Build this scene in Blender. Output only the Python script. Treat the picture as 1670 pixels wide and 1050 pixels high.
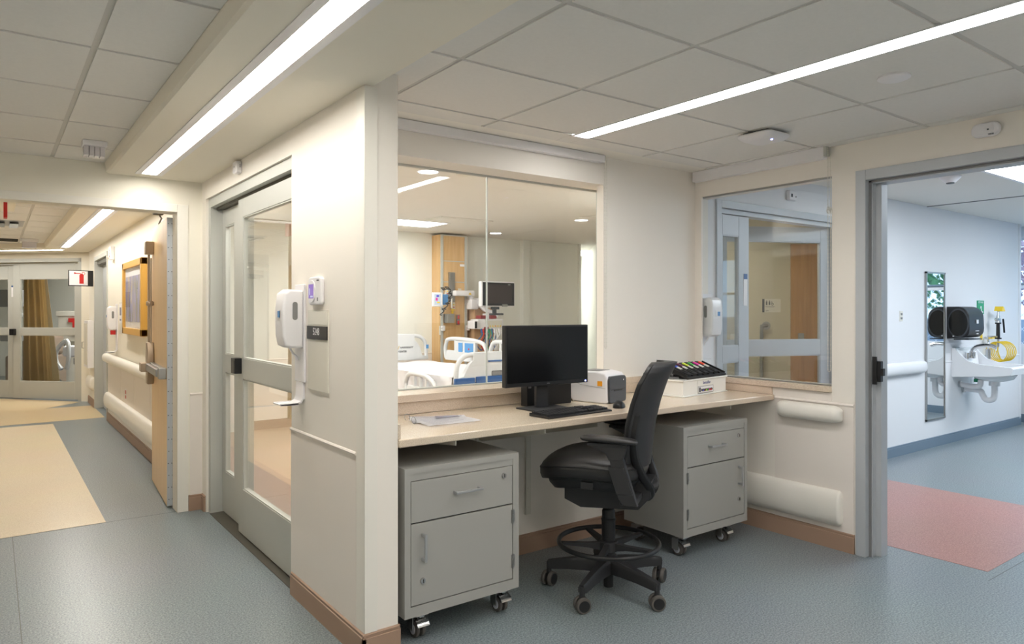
import bpy, bmesh, math, random
from mathutils import Vector, Matrix, Euler
random.seed(7)
sc = bpy.context.scene
for o in list(bpy.data.objects): bpy.data.objects.remove(o)
C = sc.collection
PI = math.pi
R = math.radians

# ------------------------------------------------------------------ camera, world, exposure
cd = bpy.data.cameras.new('camera'); cam = bpy.data.objects.new('camera', cd); C.objects.link(cam)
F = 1146.5
cd.sensor_fit = 'HORIZONTAL'; cd.sensor_width = 36.0; cd.lens = 36.0*F/1670
cd.shift_y = -18/1670
cd.clip_start = .05; cd.clip_end = 200
cam.location = (0, 0, 1.38)
cam.rotation_euler = (PI/2, 0, -math.atan(848/F))
sc.camera = cam
sc.view_settings.view_transform = 'Standard'; sc.view_settings.look = 'None'
sc.view_settings.gamma = 1.0; sc.view_settings.exposure = 1.08
sc.view_settings.use_curve_mapping = False
sc.cycles.use_denoising = True
sc.cycles.max_bounces = 10; sc.cycles.diffuse_bounces = 5; sc.cycles.glossy_bounces = 4
sc.cycles.transparent_max_bounces = 14; sc.cycles.sample_clamp_indirect = 6
w = bpy.data.worlds.new('sky'); sc.world = w; w.use_nodes = True
bg = w.node_tree.nodes['Background']; bg.inputs[0].default_value = (.46, .70, 1.0, 1); bg.inputs[1].default_value = 1.5

WARM = (1.0, .955, .875); NEUT = (1.0, .98, .965); COOL = (.80, .90, 1.0)

def s2l(c):
    c = c/255.0
    return c/12.92 if c <= .04045 else ((c+.055)/1.055)**2.4
def rgb(r, g, b): return (s2l(r), s2l(g), s2l(b), 1)

# ------------------------------------------------------------------ materials
def new_mat(name):
    m = bpy.data.materials.new(name); m.use_nodes = True
    return m, m.node_tree, m.node_tree.nodes['Principled BSDF']
def mat(name, c, rough=.5, metal=0, bump=0, bscale=200, var=0, vscale=3, spec=.5, coat=0):
    m, nt, b = new_mat(name)
    b.inputs['Base Color'].default_value = rgb(*c); b.inputs['Roughness'].default_value = rough
    b.inputs['Metallic'].default_value = metal; b.inputs['Specular IOR Level'].default_value = spec
    if coat: b.inputs['Coat Weight'].default_value = coat
    tc = nt.nodes.new('ShaderNodeTexCoord')
    if var:
        n = nt.nodes.new('ShaderNodeTexNoise'); n.inputs['Scale'].default_value = vscale; n.inputs['Detail'].default_value = 4
        nt.links.new(tc.outputs['Object'], n.inputs['Vector'])
        mx = nt.nodes.new('ShaderNodeMix'); mx.data_type = 'RGBA'
        k = 1-var
        mx.inputs[6].default_value = rgb(*[v*k for v in c]); mx.inputs[7].default_value = rgb(*[min(255, v*(1+var*.5)) for v in c])
        nt.links.new(n.outputs['Fac'], mx.inputs[0]); nt.links.new(mx.outputs[2], b.inputs['Base Color'])
    if bump:
        n = nt.nodes.new('ShaderNodeTexNoise'); n.inputs['Scale'].default_value = bscale; n.inputs['Detail'].default_value = 2
        nt.links.new(tc.outputs['Object'], n.inputs['Vector'])
        bp = nt.nodes.new('ShaderNodeBump'); bp.inputs['Strength'].default_value = bump; bp.inputs['Distance'].default_value = .002
        nt.links.new(n.outputs['Fac'], bp.inputs['Height']); nt.links.new(bp.outputs['Normal'], b.inputs['Normal'])
    return m
def speckle(name, base, dark, light, scale=260, rough=.4, bump=.15, spec=.5, amt=.5):
    m, nt, b = new_mat(name)
    tc = nt.nodes.new('ShaderNodeTexCoord')
    n = nt.nodes.new('ShaderNodeTexNoise'); n.inputs['Scale'].default_value = scale; n.inputs['Detail'].default_value = 3; n.inputs['Roughness'].default_value = .7
    nt.links.new(tc.outputs['Object'], n.inputs['Vector'])
    cr = nt.nodes.new('ShaderNodeValToRGB')
    e = cr.color_ramp.elements
    e[0].position = .36; e[0].color = rgb(*dark); e[1].position = .66; e[1].color = rgb(*light)
    x = cr.color_ramp.elements.new(.5); x.color = rgb(*base)
    nt.links.new(n.outputs['Fac'], cr.inputs[0])
    n2 = nt.nodes.new('ShaderNodeTexNoise'); n2.inputs['Scale'].default_value = 1.3; n2.inputs['Detail'].default_value = 3
    nt.links.new(tc.outputs['Object'], n2.inputs['Vector'])
    mx = nt.nodes.new('ShaderNodeMix'); mx.data_type = 'RGBA'; mx.blend_type = 'MULTIPLY'; mx.inputs[0].default_value = .12
    nt.links.new(cr.outputs[0], mx.inputs[6]); nt.links.new(n2.outputs['Color'], mx.inputs[7])
    nt.links.new(mx.outputs[2], b.inputs['Base Color'])
    b.inputs['Roughness'].default_value = rough; b.inputs['Specular IOR Level'].default_value = spec
    bp = nt.nodes.new('ShaderNodeBump'); bp.inputs['Strength'].default_value = bump; bp.inputs['Distance'].default_value = .001
    nt.links.new(n.outputs['Fac'], bp.inputs['Height']); nt.links.new(bp.outputs['Normal'], b.inputs['Normal'])
    return m
def wood(name, a, b_, scale=(14, 14, .9), rough=.4):
    m, nt, b = new_mat(name)
    tc = nt.nodes.new('ShaderNodeTexCoord'); mp = nt.nodes.new('ShaderNodeMapping'); mp.inputs['Scale'].default_value = scale
    n = nt.nodes.new('ShaderNodeTexNoise'); n.inputs['Scale'].default_value = 3; n.inputs['Detail'].default_value = 6; n.inputs['Distortion'].default_value = .6
    nt.links.new(tc.outputs['Object'], mp.inputs[0]); nt.links.new(mp.outputs[0], n.inputs['Vector'])
    cr = nt.nodes.new('ShaderNodeValToRGB'); e = cr.color_ramp.elements
    e[0].position = .3; e[0].color = rgb(*a); e[1].position = .7; e[1].color = rgb(*b_)
    nt.links.new(n.outputs['Fac'], cr.inputs[0]); nt.links.new(cr.outputs[0], b.inputs['Base Color'])
    b.inputs['Roughness'].default_value = rough
    return m
def emit(name, c, s, base=.8):
    m, nt, b = new_mat(name)
    b.inputs['Base Color'].default_value = (base, base, base, 1)
    b.inputs['Emission Color'].default_value = (*c, 1); b.inputs['Emission Strength'].default_value = s
    return m
def glass(name, tint=(.93, .95, .94), refl=1.0):
    m = bpy.data.materials.new(name); m.use_nodes = True; nt = m.node_tree
    nt.nodes.clear()
    out = nt.nodes.new('ShaderNodeOutputMaterial'); tr = nt.nodes.new('ShaderNodeBsdfTransparent'); gl = nt.nodes.new('ShaderNodeBsdfGlossy')
    tr.inputs[0].default_value = (*[v**.5 for v in tint], 1); gl.inputs['Roughness'].default_value = .0
    gl.inputs[0].default_value = (1, 1, 1, 1)
    lw = nt.nodes.new('ShaderNodeLayerWeight'); lw.inputs[0].default_value = .5
    p = nt.nodes.new('ShaderNodeMath'); p.operation = 'POWER'; p.inputs[1].default_value = 4.0
    mu = nt.nodes.new('ShaderNodeMath'); mu.operation = 'MULTIPLY_ADD'; mu.inputs[1].default_value = .8*refl; mu.inputs[2].default_value = .035*refl
    nt.links.new(lw.outputs['Facing'], p.inputs[0]); nt.links.new(p.outputs[0], mu.inputs[0])
    mx = nt.nodes.new('ShaderNodeMixShader'); nt.links.new(mu.outputs[0], mx.inputs[0])
    nt.links.new(tr.outputs[0], mx.inputs[1]); nt.links.new(gl.outputs[0], mx.inputs[2]); nt.links.new(mx.outputs[0], out.inputs[0])
    return m

M = {}
M['wall'] = mat('cream_paint', (241, 235, 226), .6, bump=.06, bscale=350, spec=.3)
M['wallwarm'] = mat('warm_cream_paint', (240, 235, 222), .6, bump=.06, bscale=350, spec=.3)
M['wallroom'] = mat('pale_paint', (234, 234, 226), .6, spec=.3)
M['wallwhite'] = mat('white_paint', (232, 232, 234), .6, spec=.3)
M['wallbeige'] = mat('beige_paint', (206, 198, 176), .6, spec=.3)
M['panel'] = mat('wainscot_vinyl', (237, 229, 221), .45, bump=.12, bscale=500, spec=.4)
M['guard'] = mat('vinyl_guard', (238, 234, 225), .38, spec=.5)
M['ceilpaint'] = mat('soffit_paint', (238, 232, 218), .65, spec=.2)
M['tile'] = mat('ceiling_tile', (232, 230, 226), .9, bump=.35, bscale=420, spec=.1, var=.02, vscale=60)
M['grid'] = mat('ceiling_grid', (206, 204, 199), .5, spec=.3)
M['gyp'] = mat('gypsum_ceiling', (232, 229, 222), .7, spec=.2)
M['floor'] = speckle('blue_grey_vinyl', (131, 141, 145), (92, 102, 108), (164, 173, 175), 130, .30, .25, .5)
M['beige'] = speckle('beige_vinyl', (231, 214, 183), (214, 195, 162), (241, 227, 200), 160, .33, .15)
M['beige2'] = speckle('tan_vinyl', (218, 194, 152), (202, 178, 136), (230, 208, 170), 160, .33, .15)
M['salmon'] = speckle('salmon_vinyl', (176, 128, 118), (152, 106, 98), (196, 150, 140), 130, .33, .2)
M['roomfloor'] = speckle('room_tan_vinyl', (186, 160, 136), (168, 142, 120), (200, 174, 150), 160, .35, .15)
M['mauve'] = speckle('mauve_vinyl', (158, 128, 112), (138, 108, 94), (176, 146, 130), 210, .35, .15)
M['base'] = mat('rubber_baseboard', (166, 138, 118), .5, spec=.4)
M['baseblue'] = mat('blue_cove_base', (112, 130, 146), .45)
M['counter'] = speckle('solid_surface', (226, 209, 187), (198, 178, 154), (238, 224, 205), 300, .18, .02, .6)
M['grey'] = mat('grey_cabinet_paint', (165, 164, 159), .42, bump=.05, bscale=600, spec=.45)
M['greyd'] = mat('cabinet_gap', (60, 60, 58), .6)
M['alu'] = mat('anodised_frame', (192, 193, 187), .45, metal=.1, spec=.5)
M['alub'] = mat('anodised_frame_cool', (186, 190, 194), .45, metal=.1, spec=.5)
M['alud'] = mat('dark_track', (92, 88, 78), .5, metal=.3)
M['chrome'] = mat('chrome', (205, 205, 205), .18, metal=1)
M['steel'] = mat('brushed_steel', (170, 170, 168), .32, metal=1)
M['handle'] = mat('satin_handle', (188, 190, 192), .35, metal=.8)
M['bronze'] = mat('tan_metal', (178, 160, 138), .38, metal=.5)
M['white'] = mat('white_plastic', (236, 234, 236), .32, spec=.5)
M['whitebox'] = mat('white_acrylic', (244, 242, 236), .2, spec=.6)
M['offwhite'] = mat('offwhite_plastic', (226, 222, 210), .45)
M['black'] = mat('black_plastic', (26, 26, 28), .42, spec=.5)
M['blackm'] = mat('matte_black_plastic', (42, 42, 44), .55, bump=.1, bscale=500)
M['leather'] = mat('black_leather', (36, 35, 35), .4, bump=.25, bscale=260, spec=.55)
M['screen'] = mat('dark_screen', (14, 15, 17), .22, spec=.5)
M['dgrey'] = mat('dark_grey_plastic', (66, 69, 74), .4)
M['grey2'] = mat('mid_grey_plastic', (128, 128, 128), .5)
M['wheelg'] = mat('grey_tread', (92, 88, 84), .6)
M['wheelw'] = mat('pale_hub', (196, 200, 208), .4)
M['orange'] = mat('orange_label', (238, 160, 30), .5)
M['paper'] = mat('paper', (240, 238, 240), .7, var=.02, vscale=8)
M['ink'] = mat('printed_ink', (140, 136, 150), .8)
M['red'] = mat('red_paint', (206, 42, 40), .45)
M['green'] = mat('green_sign', (32, 158, 112), .5)
M['blue'] = mat('bed_blue', (48, 92, 150), .45)
M['sky'] = mat('blue_button', (86, 150, 210), .4)
M['yellow'] = mat('yellow_plastic', (246, 208, 50), .35)
M['gold'] = mat('gold_ink', (200, 160, 60), .5)
M['navy'] = mat('navy_ink', (58, 58, 130), .5)
M['maple'] = wood('maple_veneer', (206, 166, 112), (222, 186, 136), (9, 9, .7), .4)
M['maplep'] = wood('pale_maple_door', (226, 190, 140), (236, 206, 160), (16, 16, .6), .4)
M['oak'] = wood('honey_wood', (176, 128, 76), (198, 150, 94), (9, 9, .6), .4)
M['honey'] = mat('honey_frame', (222, 172, 82), .4)
M['sheet'] = mat('white_sheet', (218, 216, 218), .85, bump=.5, bscale=9)
M['curtain'] = mat('tan_curtain', (190, 168, 126), .85, bump=.2, bscale=300)
M['mesh'] = mat('curtain_net', (214, 206, 188), .85)
M['bed'] = mat('bed_plastic', (214, 216, 218), .35)
M['skin'] = mat('tan_panel', (206, 172, 136), .5)
M['mirror'] = mat('mirror', (236, 240, 240), .02, metal=1)
M['ceramic'] = mat('ceramic', (238, 238, 240), .12, spec=.6)
M['glass'] = glass('clear_glass')
M['glassp'] = glass('picture_glass', (1, 1, 1), .35)
M['glassd'] = glass('door_glass', (.86, .87, .84))
M['leaf'] = mat('foliage', (92, 150, 96), .6, var=.25, vscale=2)
M['leafp'] = mat('pale_pink_foliage', (190, 160, 170), .6, var=.2, vscale=3)
M['bark'] = mat('bark', (92, 78, 66), .8)
M['concrete'] = mat('pale_concrete', (170, 180, 196), .8, var=.06)
M['e_hall'] = emit('hall_strip_light', WARM, 15)
M['e_nook'] = emit('nook_strip_light', NEUT, 14)
M['e_room'] = emit('room_panel_light', (1, .985, .95), 7.5)
M['e_fill'] = emit('partition_fill_light', (.90, .96, 1.0), 22)  # glow of the added fill panel by the diagonal partition
M['e_room2'] = emit('far_room_panel_light', (1, .985, .95), 16)
M['e_cool'] = emit('cool_panel_light', (.84, .92, 1.0), 6.5)
M['e_warm'] = emit('warm_panel_light', (1, .90, .74), 7)
M['e_led'] = emit('blue_led', (.2, .25, 1), 14)
M['e_scr'] = emit('purple_display', (.30, .17, .56), .42, .03)
M['e_scr2'] = emit('pale_display', (.6, .7, .8), .45, .1)

# ------------------------------------------------------------------ mesh builder
class MB:
    def __init__(s): s.bm = bmesh.new()
    def _m(s, vs, m):
        if m is not None: bmesh.ops.transform(s.bm, matrix=m, verts=vs)
    def box(s, x0, x1, y0, y1, z0, z1, bev=0, mi=0, m=None, seg=2):
        before = set(s.bm.verts) if bev else None
        r = bmesh.ops.create_cube(s.bm, size=1)
        vs = r['verts']
        for v in vs: v.co = Vector(((x0+x1)/2+v.co.x*(x1-x0), (y0+y1)/2+v.co.y*(y1-y0), (z0+z1)/2+v.co.z*(z1-z0)))
        fs = set(f for v in vs for f in v.link_faces)
        for f in fs: f.material_index = mi
        if bev:
            es = list(set(e for v in vs for e in v.link_edges))
            bmesh.ops.bevel(s.bm, geom=es, offset=bev, segments=seg, profile=.5, affect='EDGES', material=-1)
            vs = [v for v in s.bm.verts if v not in before]
        s._m(vs, m); return s
    def prism(s, pts, a0, a1, axis='z', mi=0, bev=0, m=None, seg=2):
        before = set(s.bm.verts)
        def p(u, v, a): return {'z': (u, v, a), 'y': (u, a, v), 'x': (a, u, v)}[axis]
        lo = [s.bm.verts.new(p(u, v, a0)) for u, v in pts]; hi = [s.bm.verts.new(p(u, v, a1)) for u, v in pts]
        n = len(pts); fs = [s.bm.faces.new(lo), s.bm.faces.new(hi)]
        for i in range(n): fs.append(s.bm.faces.new((lo[i], lo[(i+1) % n], hi[(i+1) % n], hi[i])))
        for f in fs: f.material_index = mi
        bmesh.ops.recalc_face_normals(s.bm, faces=fs)
        if bev:
            es = [e for f in fs[:2] for e in f.edges]
            bmesh.ops.bevel(s.bm, geom=es, offset=bev, segments=seg, profile=.5, affect='EDGES', material=-1)
        s._m([v for v in s.bm.verts if v not in before], m); return s
    def cyl(s, p0, p1, r0, r1=None, seg=20, mi=0, cap=True, m=None):
        r1 = r0 if r1 is None else r1
        p0 = Vector(p0); p1 = Vector(p1); d = p1-p0
        q = d.to_track_quat('Z', 'Y').to_matrix()
        A = []; B = []
        for i in range(seg):
            a = 2*PI*i/seg; u = q @ Vector((math.cos(a), math.sin(a), 0))
            A.append(s.bm.verts.new(p0+u*r0)); B.append(s.bm.verts.new(p1+u*r1))
        fs = []
        for i in range(seg): fs.append(s.bm.faces.new((A[i], A[(i+1) % seg], B[(i+1) % seg], B[i])))
        if cap: fs.append(s.bm.faces.new(A[::-1])); fs.append(s.bm.faces.new(B))
        for f in fs: f.material_index = mi
        s._m(A+B, m); return s
    def lathe(s, prof, c=(0, 0, 0), seg=24, mi=0, m=None, q=None):
        rings = []; allv = []
        c = Vector(c)
        for r, z in prof:
            ring = []
            for i in range(seg):
                a = 2*PI*i/seg; v = Vector((r*math.cos(a), r*math.sin(a), z))
                if q is not None: v = q @ v
                ring.append(s.bm.verts.new(c+v))
            rings.append(ring); allv += ring
        fs = []
        for k in range(len(rings)-1):
            for i in range(seg):
                fs.append(s.bm.faces.new((rings[k][i], rings[k][(i+1) % seg], rings[k+1][(i+1) % seg], rings[k+1][i])))
        fs.append(s.bm.faces.new(rings[0][::-1])); fs.append(s.bm.faces.new(rings[-1]))
        for f in fs: f.material_index = mi
        s._m(allv, m); return s
    def tube(s, pts, r, seg=10, closed=False, mi=0, m=None, rz=None, smooth=0):
        pts = [Vector(p) for p in pts]
        if smooth:
            pts = catmull(pts, smooth, closed)
        n = len(pts); rings = []; up = Vector((0, 0, 1)); allv = []
        prev = None
        for i, p in enumerate(pts):
            if closed: t = pts[(i+1) % n]-pts[i-1]
            else: t = pts[min(i+1, n-1)]-pts[max(i-1, 0)]
            t.normalize()
            if prev is None:
                a = up if abs(t.z) < .9 else Vector((1, 0, 0))
                x = t.cross(a).normalized()
            else:
                x = (prev-t*prev.dot(t)).normalized()
            prev = x; y = t.cross(x)
            rr = r if not isinstance(r, (list, tuple)) else r[min(i*len(r)//n, len(r)-1)]
            ry = rr if rz is None else rz
            ring = [s.bm.verts.new(p+x*math.cos(2*PI*k/seg)*rr+y*math.sin(2*PI*k/seg)*ry) for k in range(seg)]
            rings.append(ring); allv += ring
        fs = []
        for i in range(n if closed else n-1):
            A = rings[i]; B = rings[(i+1) % n]
            for k in range(seg): fs.append(s.bm.faces.new((A[k], A[(k+1) % seg], B[(k+1) % seg], B[k])))
        if not closed: fs.append(s.bm.faces.new(rings[0][::-1])); fs.append(s.bm.faces.new(rings[-1]))
        for f in fs: f.material_index = mi
        s._m(allv, m); return s
    def torus(s, c, R_, r, seg=48, rs=10, mi=0, m=None):
        return s.tube([(c[0]+R_*math.cos(2*PI*i/seg), c[1]+R_*math.sin(2*PI*i/seg), c[2]) for i in range(seg)], r, rs, True, mi, m)
    def sweep(s, prof, a0, a1, axis, mi=0):      # open/closed profile polygon extruded along an axis (x or y)
        return s.prism(prof, a0, a1, axis, mi)
    def text(s, txt, size, m, mi=0, ext=.0008, align='CENTER', sx=1):
        cu = bpy.data.curves.new('t', 'FONT'); cu.body = txt; cu.size = size; cu.extrude = ext; cu.align_x = align; cu.align_y = 'CENTER'
        cu.resolution_u = 3
        o = bpy.data.objects.new('t', cu); C.objects.link(o)
        bpy.context.view_layer.update()
        me = bpy.data.meshes.new_from_object(o.evaluated_get(bpy.context.evaluated_depsgraph_get()))
        before = len(s.bm.verts); nf = len(s.bm.faces)
        s.bm.from_mesh(me); s.bm.verts.ensure_lookup_table(); s.bm.faces.ensure_lookup_table()
        vs = s.bm.verts[before:]
        for v in vs: v.co.x *= sx
        for f in s.bm.faces[nf:]: f.material_index = mi
        bmesh.ops.transform(s.bm, matrix=m, verts=vs)
        bpy.data.objects.remove(o); bpy.data.curves.remove(cu); bpy.data.meshes.remove(me)
        return s
    def build(s, name, mats, parent=None, loc=None, smooth=True, world=True, angle=38, recalc=True):
        if recalc: bmesh.ops.recalc_face_normals(s.bm, faces=s.bm.faces)
        off = Vector((0, 0, 0))
        if parent is not None and world:
            p = parent
            while p is not None: off += p.location; p = p.parent
        if loc is not None: off = Vector(loc)
        if off.length:
            for v in s.bm.verts: v.co -= off
        me = bpy.data.meshes.new(name); s.bm.to_mesh(me); s.bm.free()
        if not isinstance(mats, (list, tuple)): mats = [mats]
        for mm in mats: me.materials.append(M[mm] if isinstance(mm, str) else mm)
        if smooth:
            me.polygons.foreach_set('use_smooth', [True]*len(me.polygons)); me.set_sharp_from_angle(angle=R(angle))
        o = bpy.data.objects.new(name, me); C.objects.link(o)
        if smooth:
            wn_ = o.modifiers.new('normals', 'WEIGHTED_NORMAL'); wn_.keep_sharp = True; wn_.weight = 80
        if parent is not None: o.parent = parent
        if loc is not None: o.location = loc
        return o
def catmull(pts, k, closed=False):
    out = []; n = len(pts)
    rng = range(n if closed else n-1)
    for i in rng:
        g = (lambda j: pts[j % n]) if closed else (lambda j: pts[max(0, min(n-1, j))])
        p0, p1, p2, p3 = g(i-1), g(i), g(i+1), g(i+2)
        for j in range(k):
            t = j/k
            out.append(.5*((2*p1)+(p2-p0)*t+(2*p0-5*p1+4*p2-p3)*t*t+(3*p1-3*p2+p3-p0)*t**3))
    if not closed: out.append(pts[-1])
    return out
def thing(name, label, cat, loc=(0, 0, 0), rz=0, group=None):
    o = bpy.data.objects.new(name, None); C.objects.link(o); o.location = loc; o.rotation_euler = (0, 0, rz)
    o.empty_display_size = .1
    o['label'] = label; o['category'] = cat
    if group: o['group'] = group
    return o
def tag(o, label, cat, group=None):
    o['label'] = label; o['category'] = cat
    if group: o['group'] = group
    return o
def struct(o): o['kind'] = 'structure'; return o
def srt(name, loc=(0, 0, 0)):
    o = bpy.data.objects.new(name, None); C.objects.link(o); o.location = loc; o['kind'] = 'structure'; return o
def copy_tree(o, parent=None):
    c = o.copy(); C.objects.link(c); c.parent = parent
    for ch in list(o.children): copy_tree(ch, c)
    return c
def B1(name, mt, *a, **k):       # a single-box structure
    bev = k.pop('bev', 0)
    return struct(MB().box(*a, bev=bev).build(name, mt, smooth=bool(bev)))
def face(origin, xdir, ydir):    # matrix taking text plane x,y into world
    x = Vector(xdir).normalized(); y = Vector(ydir).normalized(); z = x.cross(y)
    m = Matrix((x, y, z)).transposed().to_4x4(); m.translation = Vector(origin); return m

# ================================================================== STRUCTURE
XL = 1.181; XN = 1.325; YB = 3.18; XR = 3.937; ZT = 2.337; ZS = 2.272; H = 2.34
# ---- floors
B1('floor', 'floor', -5, 11, -3.2, 19, -.1, 0)
def patch(pts, mt, z=.0015):
    return struct(MB().prism(pts, 0.0, z).build('floor', mt, smooth=False))
patch([(-1.3, 5.27), (.598, 5.27), (.598, 10.25), (-1.3, 10.25)], 'beige')
patch([(-4, 10.25), (1.177, 10.48), (1.177, 11.9), (.60, 11.9), (1.09, 12.47), (.1, 13.7), (-4, 17.6)], 'beige2')
patch([(4.235, 1.493), (5.88, 1.493), (5.88, 3.19), (4.235, 3.19)], 'salmon')
patch([(1.96, 3.38), (8.9, 3.38), (8.9, 8.33), (1.96, 8.33)], 'roomfloor')
patch([(1.33, 3.38), (1.96, 3.38), (1.96, 8.33), (1.33, 8.33)], 'mauve')
# welded seams of the vinyl
sm = MB()
sm.box(.098, .102, -3, 5.27, 0, .0008); sm.box(-1.3, 1.2, 5.262, 5.266, 0, .0008)
sm.box(4.1, 9, 1.44, 1.443, 0, .0008)
struct(sm.build('trim_1', mat('seam', (112, 116, 112), .5), smooth=False))

# ---- walls (each run a separate slab)
B1('wall_west', 'wall', -1.42, -1.3, -3, 12, 0, 2.6)
B1('wall_corridor', 'wallwarm', -5, -1.3, 12, 12.1, 0, 2.6); B1('wall_sky_block', 'concrete', -5.1, -5, 12, 19, 0, 2.6); B1('wall_sky_block', 'concrete', -5.1, 10.52, 19, 19.1, 0, 2.6); B1('wall_sky_block', 'concrete', 10.42, 10.52, 5.2, 19, 0, 2.6); B1('ceiling', 'concrete', -5.1, 10.52, -3.12, 19.1, 2.6, 2.7)  # unseen envelope walls and roof slab, added to keep sky light out
B1('wall_south', 'wall', -1.42, 11, -3.12, -3, 0, 2.6)
# stub wall between hall and nook, with its header over the sliding door
wb = MB(); wb.box(XL, XN, 2.571, 3.414, 0, 2.6); wb.box(XL, XN, 5.122, 5.23, 0, 2.6); wb.box(XL, XN, 3.414, 5.122, 2.147, 2.6)
struct(wb.build('wall_hall', 'wall', smooth=False))
# back wall of the nook with the big window
wb = MB(); wb.box(XN, 3.06, YB, 3.38, 0, .919); wb.box(XN, 3.06, YB, 3.38, 2.165, 2.6); wb.box(3.06, 3.19, YB, 3.24, 0, 2.6); wb.box(3.06, 3.19, 3.24, 3.38, 0, .9185); wb.box(3.06, 3.19, 3.24, 3.38, 2.165, 2.6); wb.box(3.19, 4.08, YB, 3.38, 0, 2.6)
struct(wb.build('wall_north', 'wall', smooth=False))
# right wall of the nook: window two and the door opening
wb = MB(); wb.box(XR, 4.08, 2.187, 3.179, 0, .905); wb.box(XR, 4.08, 2.187, 3.179, 2.168, 2.6); wb.box(XR, 4.08, 2.042, 2.187, 0, 2.6)
wb.box(XR, 4.08, .62, 2.042, 2.17, 2.6); wb.box(XR, 4.08, -3, .62, 0, 2.6); wb.box(XR, 3.952, 3.125, 3.179, .94, 2.168)
struct(wb.build('wall_east', 'wall', smooth=False))
# cross-corridor header wall
wb = MB(); wb.box(1.018, XL, 5.231, 5.38, 0, 2.6); wb.box(-1.3, 1.018, 5.231, 5.38, 2.055, 2.6); wb.box(-1.3, -1.0, 5.231, 5.38, 0, 2.055)
struct(wb.build('wall_corridor', 'wallwarm', smooth=False))
# painted frame around the cross-corridor opening
wb = MB(); wb.box(1.018, 1.088, 5.222, 5.24, 0, 2.108, .003); wb.box(-1.06, 1.018, 5.222, 5.24, 2.055, 2.108, .003); wb.box(-1.06, -.99, 5.222, 5.24, 0, 2.108, .003)
struct(wb.build('trim_2', 'guard'))
# corridor right wall with doorway
wb = MB(); wb.box(1.177, XN, 5.381, 10.22, 0, 2.6); wb.box(1.177, XN, 10.22, 11.55, 2.10, 2.6); wb.box(1.177, XN, 11.55, 12.3, 0, 2.6)
struct(wb.build('wall_corridor', 'wallwarm', smooth=False))
# room one (patient room) shell
B1('wall_room', 'wallroom', XN, 7.48, 8.32, 8.44, 0, 2.6)
B1('wall_room', 'wallwhite', 7.48, 9.4, 10.2, 10.3, 0, 2.6)
B1('wall_room', 'wallroom', 7.40, 7.48, 8.441, 10.2, 0, 2.6)
B1('ceiling', 'gyp', XN, 9.5, 3.38, 10.3, 2.43, 2.6)
B1('wall_room', 'wallroom', XN-.14, XN-.001, 5.382, 8.44, 0, 2.6)
L = math.hypot(5.2, 6.9); ang = math.atan2(6.9, 5.2)
mm = Matrix.Translation((4.15, 3.30, 0)) @ Matrix.Rotation(ang, 4, 'Z')
struct(MB().box(.08, L, 0, .1, 0, 2.43, m=mm).build('wall_room', 'wallroom', smooth=False))
# right room shell
wb = MB(); wb.box(4.08, 4.24, 3.2, 3.32, 0, 2.6); wb.box(4.24, 5.86, 3.2, 3.32, 2.185, 2.6); wb.box(5.86, 10.05, 3.2, 3.36, 0, 2.6)
struct(wb.build('wall_sink', 'wallwhite', smooth=False))
wb = MB(); wb.box(10.3, 10.42, -3, 5.2, 0, .93); wb.box(10.3, 10.42, -3, 5.2, 2.30, 2.6)
for y in (-3, -.9, 1.1, 5.0): wb.box(10.3, 10.42, y, y+.2, .93, 2.30)
wb.box(10.05, 10.42, 5.1, 5.2, 0, 2.6)
wb.box(10.05, 10.17, 3.36, 5.1, 0, 2.6)
struct(wb.build('wall_window', 'wallwhite', smooth=False))
B1('ceiling', 'gyp', 4.08, 10.42, -3, 3.2, 2.43, 2.6)
B1('ceiling', 'gyp', 10.05, 10.42, 3.2, 5.2, 2.43, 2.6)
MB().box(7.55, 7.565, -2, 3.2, 2.424, 2.431).build('trim_3', 'grey2', smooth=False)['kind'] = 'structure'
# vestibule behind the right room
mm = Matrix.Translation((5.55, 5.75, 0)) @ Matrix.Rotation(-PI/4, 4, 'Z')
struct(MB().box(0, 3.35, 0, .1, 0, 2.43, m=mm).build('wall_vestibule', 'wallbeige', smooth=False))
struct(MB().prism([(4.08, 3.32), (8.2, 3.32), (8.2, 3.4), (5.6, 5.9), (5.3, 5.2)], 2.43, 2.5).build('ceiling', 'gyp', smooth=False))

# ---- ceilings: tiles, soffit
def tiles(xs, ys, z, name='ceiling', gap=.011, back=True):
    mb = MB()
    for i in range(len(xs)-1):
        for j in range(len(ys)-1):
            g0 = gap if i > 0 else .002; g1 = gap if i < len(xs)-2 else .002
            h0 = gap if j > 0 else .002; h1 = gap if j < len(ys)-2 else .002
            if xs[i+1]-xs[i] < .03 or ys[j+1]-ys[j] < .03: continue
            mb.box(xs[i]+g0, xs[i+1]-g1, ys[j]+h0, ys[j+1]-h1, z, z+.012, mi=0)
    mb.box(xs[0], xs[-1], ys[0], ys[-1], z+.005, z+.02, mi=1)
    return struct(mb.build(name, ['tile', 'grid'], smooth=False))
gx = [1.434, 2.045, 2.543]; gx2 = [2.645, 3.24, 3.85]
gy = [-3]+[1.652+.61*k for k in range(-7, 3)]+[3.03]
tiles([1.216]+gx, gy, ZT)
tiles([gx2[0], 3.24, 3.85, XR], gy, ZT)
B1('ceiling', 'tile', 2.543, 2.645, 2.89, 3.03, ZT, ZT+.012)
B1('trim_4', 'guard', XN, 3.95, 3.03, 3.18, ZT+.002, ZT+.02)
hy = [-3]+[2.963-.61*k for k in range(9, 0, -1)]+[2.963, 3.573, 4.183, 4.793, 5.231]
tiles([-1.3, -.92, -.31, .30, .586], hy, ZT+.001)
cy = [5.38]+[5.40+.61*k for k in range(1, 11)]+[12.1]
tiles([-1.3, -.92, -.31, .30, .59], cy, ZT+.001)
B1('ceiling', 'grid', -5, 1.3, 12.1, 17, ZT, ZT+.02)
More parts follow.
